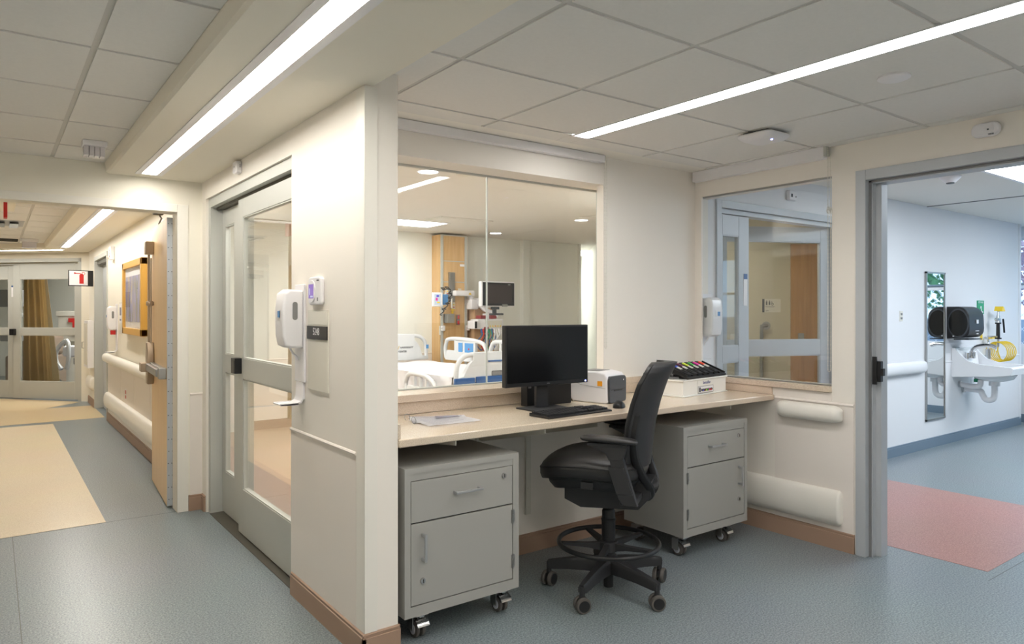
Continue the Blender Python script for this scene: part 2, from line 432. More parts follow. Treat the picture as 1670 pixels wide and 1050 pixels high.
B1('ceiling', 'gyp', -5, 5, 12.9, 19, 2.45, 2.5)
# hall soffit (light slot left open)
SL0, SL1 = .778, .866
sb = MB()
sb.prism([(.586, 2.45), (.586, ZT), (.595, ZS+.012), (.607, ZS), (SL0, ZS), (SL0, 2.45)], -3, 5.231, 'y')
sb.prism([(SL1, 2.45), (SL1, ZS), (XL, ZS), (XL, 2.45)], -3, 5.231, 'y')
sb.box(XL, 1.216, -3, 2.571, ZS, 2.45)
sb.box(SL0, SL1, 5.103, 5.231, ZS, 2.45)
sb.box(.586, 1.216, -3, 5.2, 2.45, 2.5)
struct(sb.build('ceiling', 'ceilpaint', smooth=False))
sb = MB()
sb.prism([(.59, 2.45), (.59, ZT), (.598, ZS+.01), (.607, ZS), (SL0, ZS), (SL0, 2.45)], 5.38, 11.9, 'y')
sb.box(SL1, 1.177, 5.38, 11.9, ZS, 2.45)
sb.prism([(1.177, 11.9), (1.177, 12.4), (-3.2, 16.7), (-3.2, 15.9), (.59, 11.9)], ZS, 2.45, 'z')
struct(sb.build('ceiling', 'ceilpaint', smooth=False))

# ---- strip lights
def strip(x0, x1, y0, y1, z, m_e, label, flange=.03, groupname=None, depth=.05, nm='strip_light'):
    t = thing(nm, label, 'ceiling light', ((x0+x1)/2, (y0+y1)/2, z), 0, groupname)
    fr = MB()
    fr.box(x0-flange, x0, y0, y1, z-.004, z+.002); fr.box(x1, x1+flange, y0, y1, z-.004, z+.002)
    fr.box(x0-flange, x1+flange, y1, y1+.02, z-.004, z+.002)
    fr.box(x0-.002, x0, y0, y1, z, z+depth); fr.box(x1, x1+.002, y0, y1, z, z+depth)
    fr.build('frame', 'white', t, smooth=False)
    MB().box(x0, x1, y0, y1, z+.004, z+.012).build('diffuser', m_e, t, smooth=False)
    return t
strip(SL0, SL1, -2.9, 5.083, ZS, 'e_hall', 'long recessed strip light in the cream soffit of the near hall', .035)
strip(SL0, SL1, 6.0, 11.6, ZS, 'e_hall', 'recessed strip light in the corridor soffit beyond the opening', .035)
strip(2.545, 2.643, -2.9, 2.87, ZT-.002, 'e_nook', 'long linear strip light running across the tiled ceiling over the desk', .006)
# strip along the angled soffit
t = thing('strip_light', 'far strip light in the angled soffit above the glass doors at the corridor end', 'ceiling light', (0, 12.9, ZS))
U = Vector((-.70, .714, 0)); V = Vector((.714, .70, 0))
mm = Matrix((U, V, Vector((0, 0, 1)))).transposed().to_4x4(); mm.translation = Vector((.80, 12.05, 0))
b = MB(); b.box(.05, 3.6, 0, .09, ZS-.003, ZS+.004, m=mm); b.build('diffuser', 'e_hall', t, smooth=False)
b = MB(); b.box(.02, 3.63, -.02, 0, ZS-.006, ZS+.003, m=mm); b.box(.02, 3.63, .09, .11, ZS-.006, ZS+.003, m=mm); b.build('frame', 'white', t, smooth=False)
# troffers: frame + diffuser
def troffer(x0, x1, y0, y1, z, me, label, group=None):
    t = thing('ceiling_panel_light', label, 'ceiling light', ((x0+x1)/2, (y0+y1)/2, z), 0, group)
    f = MB(); w_ = .03
    f.box(x0-w_, x1+w_, y0-w_, y0, z-.006, z); f.box(x0-w_, x1+w_, y1, y1+w_, z-.006, z); f.box(x0-w_, x0, y0, y1, z-.006, z); f.box(x1, x1+w_, y0, y1, z-.006, z)
    f.build('frame', 'white', t, smooth=False)
    MB().box(x0, x1, y0, y1, z-.004, z).build('diffuser', me, t, smooth=False)
    return t
troffer(3.25, 4.38, 7.22, 7.70, 2.43, 'e_room', 'square lit panel in the patient room ceiling above the bed')
troffer(1.5, 2.1, 4.1, 5.5, 2.43, 'e_room', 'unseen fill panel added in the patient room ceiling near the sliding door')  # extra lamp hidden from the camera, added only to light the room
troffer(8.0, 9.0, 9.1, 9.9, 2.43, 'e_room', 'panel light over the bright alcove at the far right of the patient room')
troffer(4.5, 4.95, 4.15, 4.65, 2.43, 'e_fill', 'small unseen fill panel added in the patient room near the diagonal partition')  # added past the window edge, out of view, to brighten the right-hand walls
troffer(1.7, 3.0, 6.2, 6.9, 2.43, 'e_room', 'hidden fill panel added in the patient room ceiling toward its left wall')  # second hidden lamp, placed left of the view as fill for the room
troffer(5.62, 6.85, .95, 2.12, 2.43, 'e_cool', 'bright recessed panel light in the ceiling of the blue-lit room')
troffer(8.2, 9.4, .6, 1.8, 2.43, 'e_cool', 'panel light in the blue-lit room near the outside windows')
troffer(5.3, 5.9, 4.0, 4.5, 2.43, 'e_warm', 'warm panel light over the vestibule behind the restroom sign')
# downlights
def downlight(x, y, z, label, r=.075, me='e_room', group=None):
    t = thing('downlight', label, 'downlight', (x, y, z), 0, group)
    MB().lathe([(r*1.18, 0), (r*1.2, -.003), (r, -.006), (r*.98, 0)], (x, y, z)).build('trim_ring', 'white', t)
    MB().cyl((x, y, z-.001), (x, y, z-.004), r*.97).build('lens', me, t)
    return t
downlight(2.64, 4.63, 2.43, 'round downlight nearest the window glass in the patient room ceiling')
downlight(5.45, 7.74, 2.43, 'small round downlight in front of the patient monitor')
downlight(5.47, 6.05, 2.43, 'small round downlight in the patient room ceiling at the right')
MB().lathe([(.06, 0), (.062, -.008), (.05, -.014), (.001, -.015)], (2.96, 1.38, ZT)).build('ceiling_disc', 'white', None)
tag(bpy.data.objects['ceiling_disc'], 'small flat round cover plate in the tiled ceiling right of the strip light', 'ceiling cover')
tag(MB().lathe([(.055, 0), (.055, -.01), (.045, -.016), (.001, -.016)], (2.9, 4.55, 2.43)).build('sprinkler_cover', 'offwhite'), 'round cover plate in the patient room ceiling beside the downlight', 'ceiling cover')
# service hatches in the patient room ceiling
for (x0, x1, y0, y1, lb) in ((4.0, 4.7, 6.72, 7.14, 'square access hatch right of the lit ceiling panel'), (5.3, 6.6, 5.2, 5.9, 'flat ceiling grille in the patient room at upper right'), (2.0, 2.5, 6.5, 7.3, 'square access hatch left of the lit ceiling panel')):
    h = MB(); h.box(x0, x1, y0, y1, 2.421, 2.43, .003); h.box(x0+.03, x1-.03, y0+.03, y1-.03, 2.417, 2.422)
    tag(h.build('ceiling_hatch', 'gyp'), lb, 'ceiling hatch')

# ---- baseboards
def basex(name, x0, x1, y, side, mt='base', h=.109):   # run along x; face at y, sticks out towards side (-1: -y)
    pr = [(0, 0), (side*.013, 0), (side*.013, h-.018), (side*.009, h-.016), (side*.011, h-.004), (side*.004, h), (0, h)]
    return struct(MB().prism([(y+a, b_) for a, b_ in pr], x0, x1, 'x').build(name, mt, smooth=False))
def basey(name, y0, y1, x, side, mt='base', h=.109):
    pr = [(0, 0), (side*.013, 0), (side*.013, h-.018), (side*.009, h-.016), (side*.011, h-.004), (side*.004, h), (0, h)]
    return struct(MB().prism([(x+a, b_) for a, b_ in pr], y0, y1, 'y').build(name, mt, smooth=False))
basey('baseboard_west', 2.558, 3.40, XL, -1); basex('baseboard_south', XL-.013, XN+.002, 2.571, -1)
basey('baseboard_nook', 2.571, YB, XN, 1); basex('baseboard_north', XN, XR, YB, -1); basey('baseboard_east', 2.05, YB, XR, -1)
basex('baseboard_corridor', 1.09, XL, 5.231, -1); basey('baseboard_corridor', 5.14, 5.231, XL, -1)
basey('baseboard_corridor', 5.40, 10.18, 1.177, -1); basey('baseboard_corridor', 11.6, 12.35, 1.177, -1)
basex('baseboard_sink', 5.95, 10.05, 3.2, -1, 'baseblue', .10); basey('baseboard_window', -2.9, 5.1, 10.3, -1, 'baseblue', .10)
basex('baseboard_room', 2.30, 7.4, 8.32, -1); basey('baseboard_east', -2.9, .6, XR, -1)

# ---- wainscot panels with cap strips
def cap(mb, ax, a0, a1, f, z, side):
    pr = [(0, z-.008), (side*.006, z-.006), (side*.008, z), (side*.004, z+.006), (0, z+.008)]
    mb.prism([(f+u, v) for u, v in pr], a0, a1, ax)
wv = MB(); wv.box(XL-.004, XL, 2.645, 3.412, .10, .80); cap(wv, 'y', 2.645, 3.412, XL-.003, .805, -1); struct(wv.build('trim_5', 'panel', smooth=False))
wv = MB(); wv.box(XR-.004, XR, 2.055, 2.555, .10, .835); cap(wv, 'y', 2.055, 2.555, XR-.003, .841, -1); wv.box(XR-.003, XR, 2.187, 2.56, .845, .9); struct(wv.build('trim_6', 'panel', smooth=False))
wv = MB(); wv.box(1.173, 1.177, 5.40, 10.15, .10, .74); wv.box(1.10, 1.176, 5.226, 5.231, .1, .80); cap(wv, 'x', 1.10, 1.181, 5.228, .805, -1)
for y in (7.2, 8.1, 9.0): wv.box(1.171, 1.174, y, y+.012, .11, .74)
struct(wv.build('trim_7', 'panel', smooth=False))
wv = MB(); wv.box(6.0, 10.0, 3.196, 3.2, .1, .845); cap(wv, 'x', 6.0, 10.04, 3.197, .85, -1); wv.box(10.0, 10.06, 3.19, 3.25, 0.0, 2.43, .004); struct(wv.build('trim_8', 'wallwhite', smooth=False))
wv = MB(); wv.box(XN+.05, 7.4, 8.314, 8.32, .1, .80); cap(wv, 'x', XN+.05, 7.4, 8.317, .81, -1); struct(wv.build('trim_9', 'panel', smooth=False))
# corner guards on the stub wall
cg = MB(); cg.box(XL-.004, XL, 2.566, 2.645, .109, ZS-.006, .0015); cg.box(XL-.004, XL+.052, 2.565, 2.571, .109, ZS-.006, .0015); struct(cg.build('trim_10', 'guard'))
# seal bead at the floor line of the aluminium jambs
# ---- handrails / bumper guards (rounded profile with rounded ends)
def rail(ax, a0, a1, f, z, hh, dp, side, end=.05):
    mb = MB(); n = 10
    def ring(a, k):
        vs = []
        for i in range(n+1):
            th = -PI/2+PI*i/n
            u = f+side*(.0+dp*k*math.cos(th)**.7 if math.cos(th) > 0 else 0); v = z+hh/2*(math.sin(th))*(.35+.65*k)
            vs.append(mb.bm.verts.new((u, a, v) if ax == 'y' else (a, u, v)))
        return vs
    st = [(a0, .25), (a0+end*.15, .55), (a0+end*.45, .82), (a0+end, 1), (a1-end, 1), (a1-end*.45, .82), (a1-end*.15, .55), (a1, .25)]
    rs = [ring(a, k) for a, k in st]
    for i in range(len(rs)-1):
        for j in range(n): mb.bm.faces.new((rs[i][j], rs[i][j+1], rs[i+1][j+1], rs[i+1][j]))
    mb.bm.faces.new(rs[0]); mb.bm.faces.new(rs[-1])
    for i in range(len(rs)-1): mb.bm.faces.new((rs[i][0], rs[i][-1], rs[i+1][-1], rs[i+1][0]))
    return mb
def rail_thing(name, ax, a0, a1, f, z, hh, dp, side, label, cat, stand=0, mt='guard', end=.05):
    mid = (a0+a1)/2
    t = thing(name, label, cat, (f, mid, z) if ax == 'y' else (mid, f, z))
    rail(ax, a0, a1, f+side*stand, z, hh, dp, side, end).build('rail', mt, t, angle=60)
    if stand:
        k = max(2, int((a1-a0)/.8))
        for i in range(k):
            a = a0+.1+(a1-a0-.2)*i/(k-1)
            bb = MB()
            if ax == 'y': bb.box(min(f, f+side*(stand+.02)), max(f, f+side*(stand+.02)), a-.035, a+.035, z-.045, z+.01, .004)
            else: bb.box(a-.035, a+.035, min(f, f+side*(stand+.02)), max(f, f+side*(stand+.02)), z-.045, z+.01, .004)
            bb.build('bracket', mt, t)
    return t
rail_thing('handrail', 'y', 2.11, 2.525, XR, .782, .10, .055, -1, 'short cream handrail under the small window sill', 'handrail', .018)
rail_thing('crash_guard', 'y', 2.115, 3.10, XR, .24, .205, .06, -1, 'wide cream bumper guard low on the wall by the right cabinet', 'wall guard', 0, 'guard', .02)
rail_thing('handrail', 'y', 6.3, 10.12, 1.177, .80, .11, .06, -1, 'long cream handrail under the framed picture in the corridor', 'handrail', .02)
rail_thing('crash_guard', 'y', 6.3, 10.15, 1.177, .27, .2, .06, -1, 'long cream bumper guard low on the corridor wall behind the wooden door', 'wall guard')
rail_thing('handrail', 'x', 6.1, 7.45, 3.196, .83, .12, .045, -1, 'white handrail left of the tall mirror', 'handrail', .02, 'wallwhite')
rail_thing('handrail', 'x', 7.6, 9.2, 10.2, .80, .12, .06, -1, 'white handrail at the far right edge seen through the big window', 'handrail', .02, 'wallwhite')
rail_thing('crash_guard', 'y', 11.7, 12.2, 1.177, .33, .2, .06, -1, 'short bumper guard under the white wall cabinet at corridor end', 'wall guard')

# ---- window one (big, patient room)
w1 = srt('window_1', (2.2, 3.34, .957))
f = MB(); f.box(XN, 3.19, 3.353, 3.375, 2.155, 2.165); f.box(XN, 3.19, 3.348, 3.376, .957, .964)
f.box(3.182, 3.19, 3.348, 3.376, .964, 2.155)
f.build('frame', 'alu', w1, smooth=False)
MB().box(XN, 2.304, 3.361, 3.371, .964, 2.155).build('pane', 'glass', w1, smooth=False)
MB().box(2.310, 3.182, 3.361, 3.371, .964, 2.155).build('pane', 'glass', w1, smooth=False)
MB().box(2.3045, 2.3095, 3.360, 3.372, .964, 2.155).build('joint', mat('silicone', (210, 214, 212), .25), w1, smooth=False)
struct(MB().box(XN, 3.19, 3.3765, 3.384, .919, .957).build('trim_11', 'wallroom', smooth=False))
# window two
w2 = srt('window_2', (4.02, 2.65, .94))
f = MB(); f.box(3.953, 3.968, 2.187, 3.179, .94, .947); f.box(3.953, 3.968, 2.187, 3.179, 2.158, 2.168); f.box(3.953, 3.968, 2.187, 2.192, .947, 2.158); f.box(3.953, 3.968, 3.174, 3.179, .947, 2.158)
f.build('frame', 'steel', w2, smooth=False)
MB().box(3.957, 3.964, 2.192, 3.174, .947, 2.158).build('pane', 'glass', w2, smooth=False)

# ---- worktop, splashbacks, sills
ct = thing('countertop', 'long beige speckled worktop running along the window wall', 'countertop', (2.63, 2.87, .823))
MB().box(XN+.001, XR-.001, 2.56, 3.167, .823, .857, .006, seg=3).build('worktop', 'counter', ct)
bs = MB(); bs.box(XN+.001, XR-.001, 3.1672, 3.1798, .8575, .9188, .002); bs.box(3.0765, XR-.001, 3.1672, 3.1798, .919, .957, .002)
tag(MB().box(XN+.001, XN+.014, 2.571, 3.1668, .8573, .9188, .002).build('backsplash', 'counter'), 'short speckled side upstand where the worktop meets the left stub wall', 'backsplash')
tag(MB().box(XR-.014, XR-.001, 2.571, 3.1668, .8573, .9048, .002).build('backsplash', 'counter'), 'speckled side upstand at the right end under the smaller window', 'backsplash')
tag(bs.build('backsplash', 'counter'), 'long beige speckled upstand behind the worktop under the big window', 'backsplash')
tag(MB().box(XN+.001, 3.075, 3.150, 3.179, .9195, .957, .004).box(XN+.001, 3.059, 3.175, 3.242, .920, .9568).box(XN+.001, 3.189, 3.2405, 3.376, .920, .957).build('windowsill', 'counter'), 'beige speckled sill under the big patient room window', 'windowsill')
tag(MB().box(3.915, 4.08, 2.187, 3.178, .905, .94, .004).build('windowsill', 'counter'), 'beige speckled sill under the smaller right-hand window', 'windowsill')
# brackets: triangular arms under the worktop with a slotted upright on the wall
def bracket(x, label, lo=False):
    t = thing('worktop_bracket', label, 'bracket', (x, YB, .5), 0, 'worktop brackets')
    a = MB(); a.prism([(2.60, .823), (3.166, .823), (3.166, .68 if not lo else .74), (3.13, .68 if not lo else .74), (2.60, .795)], x-.002, x+.002, 'x'); a.box(x-.014, x+.014, 2.60, 3.166, .817, .8225)
    a.build('arm', 'offwhite', t, smooth=False)
    u = MB(); z0_ = .742 if lo else .22; u.box(x-.018, x+.018, 3.166, 3.179, z0_, .822, .002)
    for k in range(1 if lo else 5): u.cyl((x, 3.167, z0_+.04+k*.11), (x, 3.163, z0_+.04+k*.11), .007, seg=10)
    u.build('upright', 'offwhite', t)
for x, lb in ((1.62, 'white steel bracket holding the worktop above the left cabinet'), (2.12, 'white steel bracket on the wall just right of the left cabinet'), (2.46, 'white steel bracket behind the chair armrest'), (3.55, 'white steel bracket holding the worktop above the right cabinet')):
    bracket(x, lb, x in (1.62, 3.55))

# ---- roller blinds
def blind(ax, a0, a1, f, z0, z1, dp, side, label, cpos):
    t = thing('roller_blind', label, 'roller blind', ((a0+a1)/2, f, z1) if ax == 'x' else (f, (a0+a1)/2, z1))
    v = MB(); lo, hi = sorted((f, f+side*dp))
    if ax == 'x': v.box(a0, a1, lo, hi, z0, z1, .003)
    else: v.box(lo, hi, a0, a1, z0, z1, .003)
    v.build('valance', 'white', t)
    x, y, zt, zb = cpos
    c = MB(); e = .008
    for k in range(2):
        s_ = e if k else -e
        dx, dy = (s_, 0) if ax == 'x' else (0, s_)
        n = int((zt-zb)/.012)
        c.tube([(x+dx, y+dy, zt), (x+dx, y+dy, zb)], .0016, 6)
        for i in range(0, n, 2): c.box(x+dx-.0022, x+dx+.0022, y+dy-.0022, y+dy+.0022, zb+i*.012-.0022, zb+i*.012+.0022)
    pts = [(x+math.cos(a)*e*(1 if ax == 'x' else 0), y+math.cos(a)*e*(0 if ax == 'x' else 1), zb-math.sin(a)*e*1.6) for a in [PI*i/8 for i in range(9)]]
    c.tube(pts, .0018, 6)
    c.build('bead_chain', 'offwhite', t, smooth=False)
    br = MB()
    if ax == 'x': br.box(a1-.003, a1+.012, lo+.01, hi, z0+.012, ZT)
    else: br.box(lo, hi-.01, a0-.014, a0+.002, z0+.012, ZT)
    br.build('end_bracket', 'alu', t, smooth=False)
    return t
blind('x', XN+.004, 3.03, YB-.002, 2.292, ZT, .045, -1, 'white roller blind housing above the big window', (3.065, 3.165, 2.33, 1.16))
b2 = blind('y', 2.21, 3.165, XR-.002, 2.268, ZT, .045, -1, 'white roller blind housing above the smaller right-hand window', (3.905, 2.185, 2.33, 1.04))
g = MB()
for k in range(7):
    a = k*.9; g.torus((0, 0, 0), .012+.004*(k % 3), .0012, 20, 6, m=Matrix.Translation((3.905, 2.183, 1.965+.006*math.sin(k))) @ Euler((a, a*1.3, 0)).to_matrix().to_4x4())
g.build('chain_coil', 'offwhite', b2)

# ---- door one: sliding glass door of the patient room (aluminium)
def leaf(mb, gl, x0, x1, y0, y1, z0, z1, st0, st1, top, mid, bot, axis='y'):
    """frame boxes for a two-light glazed leaf; st0/st1 stile widths, mid=(lo,hi), bot=top of bottom rail"""
    def bx(m_, a0, a1, zz0, zz1, t0, t1, bev=.003):
        if axis == 'y': m_.box(t0, t1, a0, a1, zz0, zz1, bev)
        else: m_.box(a0, a1, t0, t1, zz0, zz1, bev)
    bx(mb, y0, y0+st0, z0, z1, x0, x1); bx(mb, y1-st1, y1, z0, z1, x0, x1)
    a, b_ = y0+st0, y1-st1
    bx(mb, a, b_, top, z1, x0, x1); bx(mb, a, b_, mid[0], mid[1], x0, x1); bx(mb, a, b_, z0, bot, x0, x1)
    c = (x0+x1)/2
    for lo, hi in ((bot, mid[0]), (mid[1], top)):
        bd = .007
        bx(mb, a, a+bd, lo, hi, x0+.004, x1-.004, 0); bx(mb, b_-bd, b_, lo, hi, x0+.004, x1-.004, 0)
        bx(mb, a, b_, lo, lo+bd, x0+.004, x1-.004, 0); bx(mb, a, b_, hi-bd, hi, x0+.004, x1-.004, 0)
        g_ = MB(); bx(g_, a+bd, b_-bd, lo+bd, hi-bd, c-.003, c+.003, 0); gl.append(g_)
def door_root(name, loc): return srt(name, loc)
d1 = door_root('door_1', (1.25, 4.27, 0))
f = MB(); f.box(1.196, 1.235, 3.414, 5.122, 2.085, 2.147, .002); f.box(1.235, 1.324, 3.414, 5.122, 2.10, 2.147)
f.box(1.196, 1.318, 5.068, 5.122, 0, 2.085, .002); f.box(1.196, 1.30, 3.414, 3.44, 0, 2.085, .002)
f.build('frame', 'alu', d1)
f = MB(); f.box(1.235, 1.265, 3.44, 5.068, 2.070, 2.10); f.box(1.27, 1.318, 3.44, 5.068, 2.075, 2.10); f.box(1.19, 1.30, 3.44, 5.068, .0, .004); f.build('track', 'alud', d1, smooth=False)
for (x0, x1, y0, y1, s0, s1) in ((1.232, 1.268, 3.445, 4.530, .11, .098), (1.272, 1.308, 4.46, 5.066, .315, .070)):
    f = MB(); gl = []
    leaf(f, gl, x0, x1, y0, y1, .012, 2.068, s0, s1, 1.955, (.965, 1.09), .29)
    lf = f.build('leaf', 'alu', d1)
    for g_ in gl: g_.build('pane', 'glassd', lf, smooth=False)
f = MB(); f.box(1.190, 1.234, 4.455, 4.540, .995, 1.09, .003)
for k in range(8): f.box(1.186, 1.192, 4.458, 4.465, 1.0+k*.01, 1.005+k*.01)
f.build('latch', 'black', d1)
# ---- door two: open doorway into the blue-lit room
d2 = door_root('door_2', (4.0, 1.3, 0))
f = MB()
f.box(3.925, 4.085, 1.985, 2.042, 0, 2.17, .003); f.box(3.97, 4.03, 1.965, 1.985, 0, 2.11); f.box(4.005, 4.075, 1.935, 1.985, 0, 2.095, .003)
f.box(3.925, 4.085, .62, .677, 0, 2.17, .003); f.box(4.0, 4.075, .677, .72, 0, 2.095, .003)
f.box(3.925, 4.085, .677, 1.985, 2.112, 2.17, .003); f.box(3.97, 4.075, .677, 1.985, 2.095, 2.112)
f.build('frame', 'alub', d2)
f = MB(); f.box(3.962, 3.972, 1.972, 1.984, 0, 2.108); f.box(3.962, 3.972, .68, 1.984, 2.1, 2.11); f.build('gasket', 'grey2', d2, smooth=False)
f = MB(); f.box(3.962, 3.99, 1.918, 1.966, .985, 1.10, .003); f.box(3.955, 3.962, 1.938, 1.962, .97, 1.125); f.box(3.965, 3.985, 1.905, 1.92, 1.02, 1.06); f.build('latch', 'black', d2)
# ---- door three: glass door on the far side of the blue-lit room, one leaf swung out
d3 = door_root('door_3', (5.05, 3.26, 0))
f = MB(); f.box(4.245, 5.855, 3.185, 3.21, 2.13, 2.185, .003); f.box(4.24, 5.86, 3.215, 3.30, 2.095, 2.13); f.box(4.19, 4.245, 3.185, 3.32, 0, 2.185, .003); f.box(5.855, 5.91, 3.185, 3.32, 0, 2.185, .003)
f.build('frame', 'alub', d3)
f = MB(); gl = []
leaf(f, gl, 3.225, 3.262, 4.25, 4.625, .012, 2.09, .055, .125, 1.94, (1.0, 1.12), .29, 'x')
lf = f.build('leaf', 'alub', d3)
for g_ in gl: g_.build('pane', 'glassd', lf, smooth=False)
st = MB(); st.box(4.555, 4.60, 3.222, 3.225, 1.42, 1.66); st.box(4.555, 4.60, 3.2215, 3.222, 1.62, 1.66, mi=1); st.build('sticker', ['paper', 'blue'], lf, smooth=False)
ea = math.atan2(.40, -.82)
mm = Matrix.Translation((5.86, 3.29, 0)) @ Matrix.Rotation(ea, 4, 'Z')
f = MB(); gl = []
leaf(f, gl, -.02, .02, .0, 1.05, .012, 2.10, .085, .085, 1.975, (1.0, 1.13), .29, 'x')
bmesh.ops.transform(f.bm, matrix=mm, verts=f.bm.verts)
lf = f.build('leaf', 'alub', d3)
for g_ in gl:
    bmesh.ops.transform(g_.bm, matrix=mm, verts=g_.bm.verts); g_.build('pane', 'glassd', lf, smooth=False)
# ---- door four: grey door in the corridor doorway
d4 = door_root('door_4', (1.24, 10.9, 0))
f = MB(); f.box(1.165, 1.33, 11.50, 11.555, 0, 2.14, .003); f.box(1.165, 1.33, 10.18, 10.235, 0, 2.14, .003); f.box(1.165, 1.33, 10.235, 11.5, 2.085, 2.14, .003); f.build('frame', 'alu', d4)
MB().box(1.20, 1.31, 10.235, 11.5, 2.03, 2.085).build('track', 'alud', d4, smooth=False)
MB().box(1.27, 1.31, 10.24, 11.5, .012, 2.03, .003).build('leaf', 'alub', d4)
# ---- door five: wide glass sliding doors at the angled corridor end
AO = Vector((1.139, 12.66, 0))
AM = Matrix((U, V, Vector((0, 0, 1)))).transposed().to_4x4(); AM.translation = AO     # u along the wall to the left, v into the room
def AT(mb): bmesh.ops.transform(mb.bm, matrix=AM, verts=mb.bm.verts); return mb
d5 = door_root('door_5', (.6, 13.2, 0))
f = MB(); f.box(-.06, 5.0, -.12, .06, 2.135, 2.19); f.box(-.06, -.005, -.12, .06, 0, 2.19); f.box(-.06, 5, -.03, .06, 2.10, 2.135); AT(f).build('frame', 'alu', d5, smooth=False)
f = MB(); gl = []; leaf(f, gl, -.02, .02, .0, 1.228, .012, 2.10, .14, .125, 1.88, (1.0, 1.115), .28, 'x'); AT(f); lf = f.build('leaf', 'alu', d5, smooth=False)
for g_ in gl: AT(g_).build('pane', 'glassd', lf, smooth=False)
f = MB(); gl = []; leaf(f, gl, .025, .06, 1.232, 2.5, .012, 2.10, .13, .13, 1.88, (1.0, 1.115), .28, 'x'); AT(f); lf = f.build('leaf', 'alu', d5, smooth=False)
for g_ in gl: AT(g_).build('pane', 'glassd', lf, smooth=False)
s_ = MB(); s_.box(1.26, 1.30, .022, .0245, 1.60, 1.78); s_.box(1.26, 1.30, .021, .022, 1.755, 1.78, mi=1); AT(s_).build('sticker', ['paper', 'blue'], lf, smooth=False)
f = MB(); f.box(1.17, 1.245, -.075, -.02, 1.0, 1.10, .006); f.box(1.18, 1.215, -.08, -.075, 1.01, 1.09); AT(f).build('latch', 'black', d5)
wb = MB(); wb.box(-.06, 5, -.12, .02, 2.19, 2.5); wb.box(-.55, -.06, -.12, .0, 0, 2.5); AT(wb); struct(wb.build('wall_angled', 'wallwarm', smooth=False))
# room two shell behind the angled doors
wb = MB(); wb.box(-2.4, 5.0, 3.3, 3.4, 0, 2.45); wb.box(-2.5, -2.4, .0, 3.4, 0, 2.45); wb.box(5, 5.1, -.2, 3.4, 0, 2.45); wb.box(-2.4, -.55, -.12, .0, 0, 2.45); AT(wb); struct(wb.build('wall_room', 'wallroom', smooth=False))
tr = thing('ceiling_panel_light', 'panel light in the far patient room behind the tan curtain', 'ceiling light', (AM @ Vector((1, 1.8, 2.44))))
AT(MB().box(.3, 1.6, 1.4, 2.2, 2.435, 2.449)).build('diffuser', 'e_room2', tr, smooth=False)
AT(MB().box(.27, 1.63, 1.37, 2.23, 2.442, 2.45)).build('frame', 'white', tr, smooth=False)
#NEXT
# ================================================================== THE NOOK
# ---- rolling cabinets
def caster(parent, x, y, brake, mi=0):
    c = MB(); r = .036
    for s_ in (-1, 1):
        c.lathe([(r-.006, -.010), (r, -.006), (r, .006), (r-.006, .010)], (x+s_*.014, y, r), 24, 0, q=Euler((0, PI/2, 0)).to_matrix())
    o = c.build('caster', 'wheelg', parent, world=True)
    h = MB()
    for s_ in (-1, 1): h.cyl((x+s_*.0115, y, r), (x+s_*.026, y, r), .026, .022, 18)
    h.build('hub', 'wheelw', o)
    f = MB()
    f.box(x-.030, x+.030, y-.028, y+.034, .112, .119, .002); f.cyl((x, y+.004, .095), (x, y+.004, .113), .02)
    f.box(x-.033, x-.029, y-.016, y+.028, .034, .098, .001); f.box(x+.029, x+.033, y-.016, y+.028, .034, .098, .001); f.box(x-.033, x+.033, y-.010, y+.028, .094, .099, .002)
    f.cyl((x-.035, y, r), (x+.035, y, r), .005)
    f.build('fork', 'steel', o)
    if brake:
        b = MB()
        b.prism([(y-.058, .060), (y-.05, .074), (y-.028, .088), (y-.004, .092), (y-.004, .088), (y-.028, .083), (y-.048, .070), (y-.055, .058)], x-.028, x+.028, 'x')
        b.box(x-.012, x+.012, y-.040, y-.012, .092, .104, .003); b.box(x-.03, x+.03, y-.046, y-.03, .1, .105, .002)
        b.build('brake_pedal', 'chrome', o)
    return o
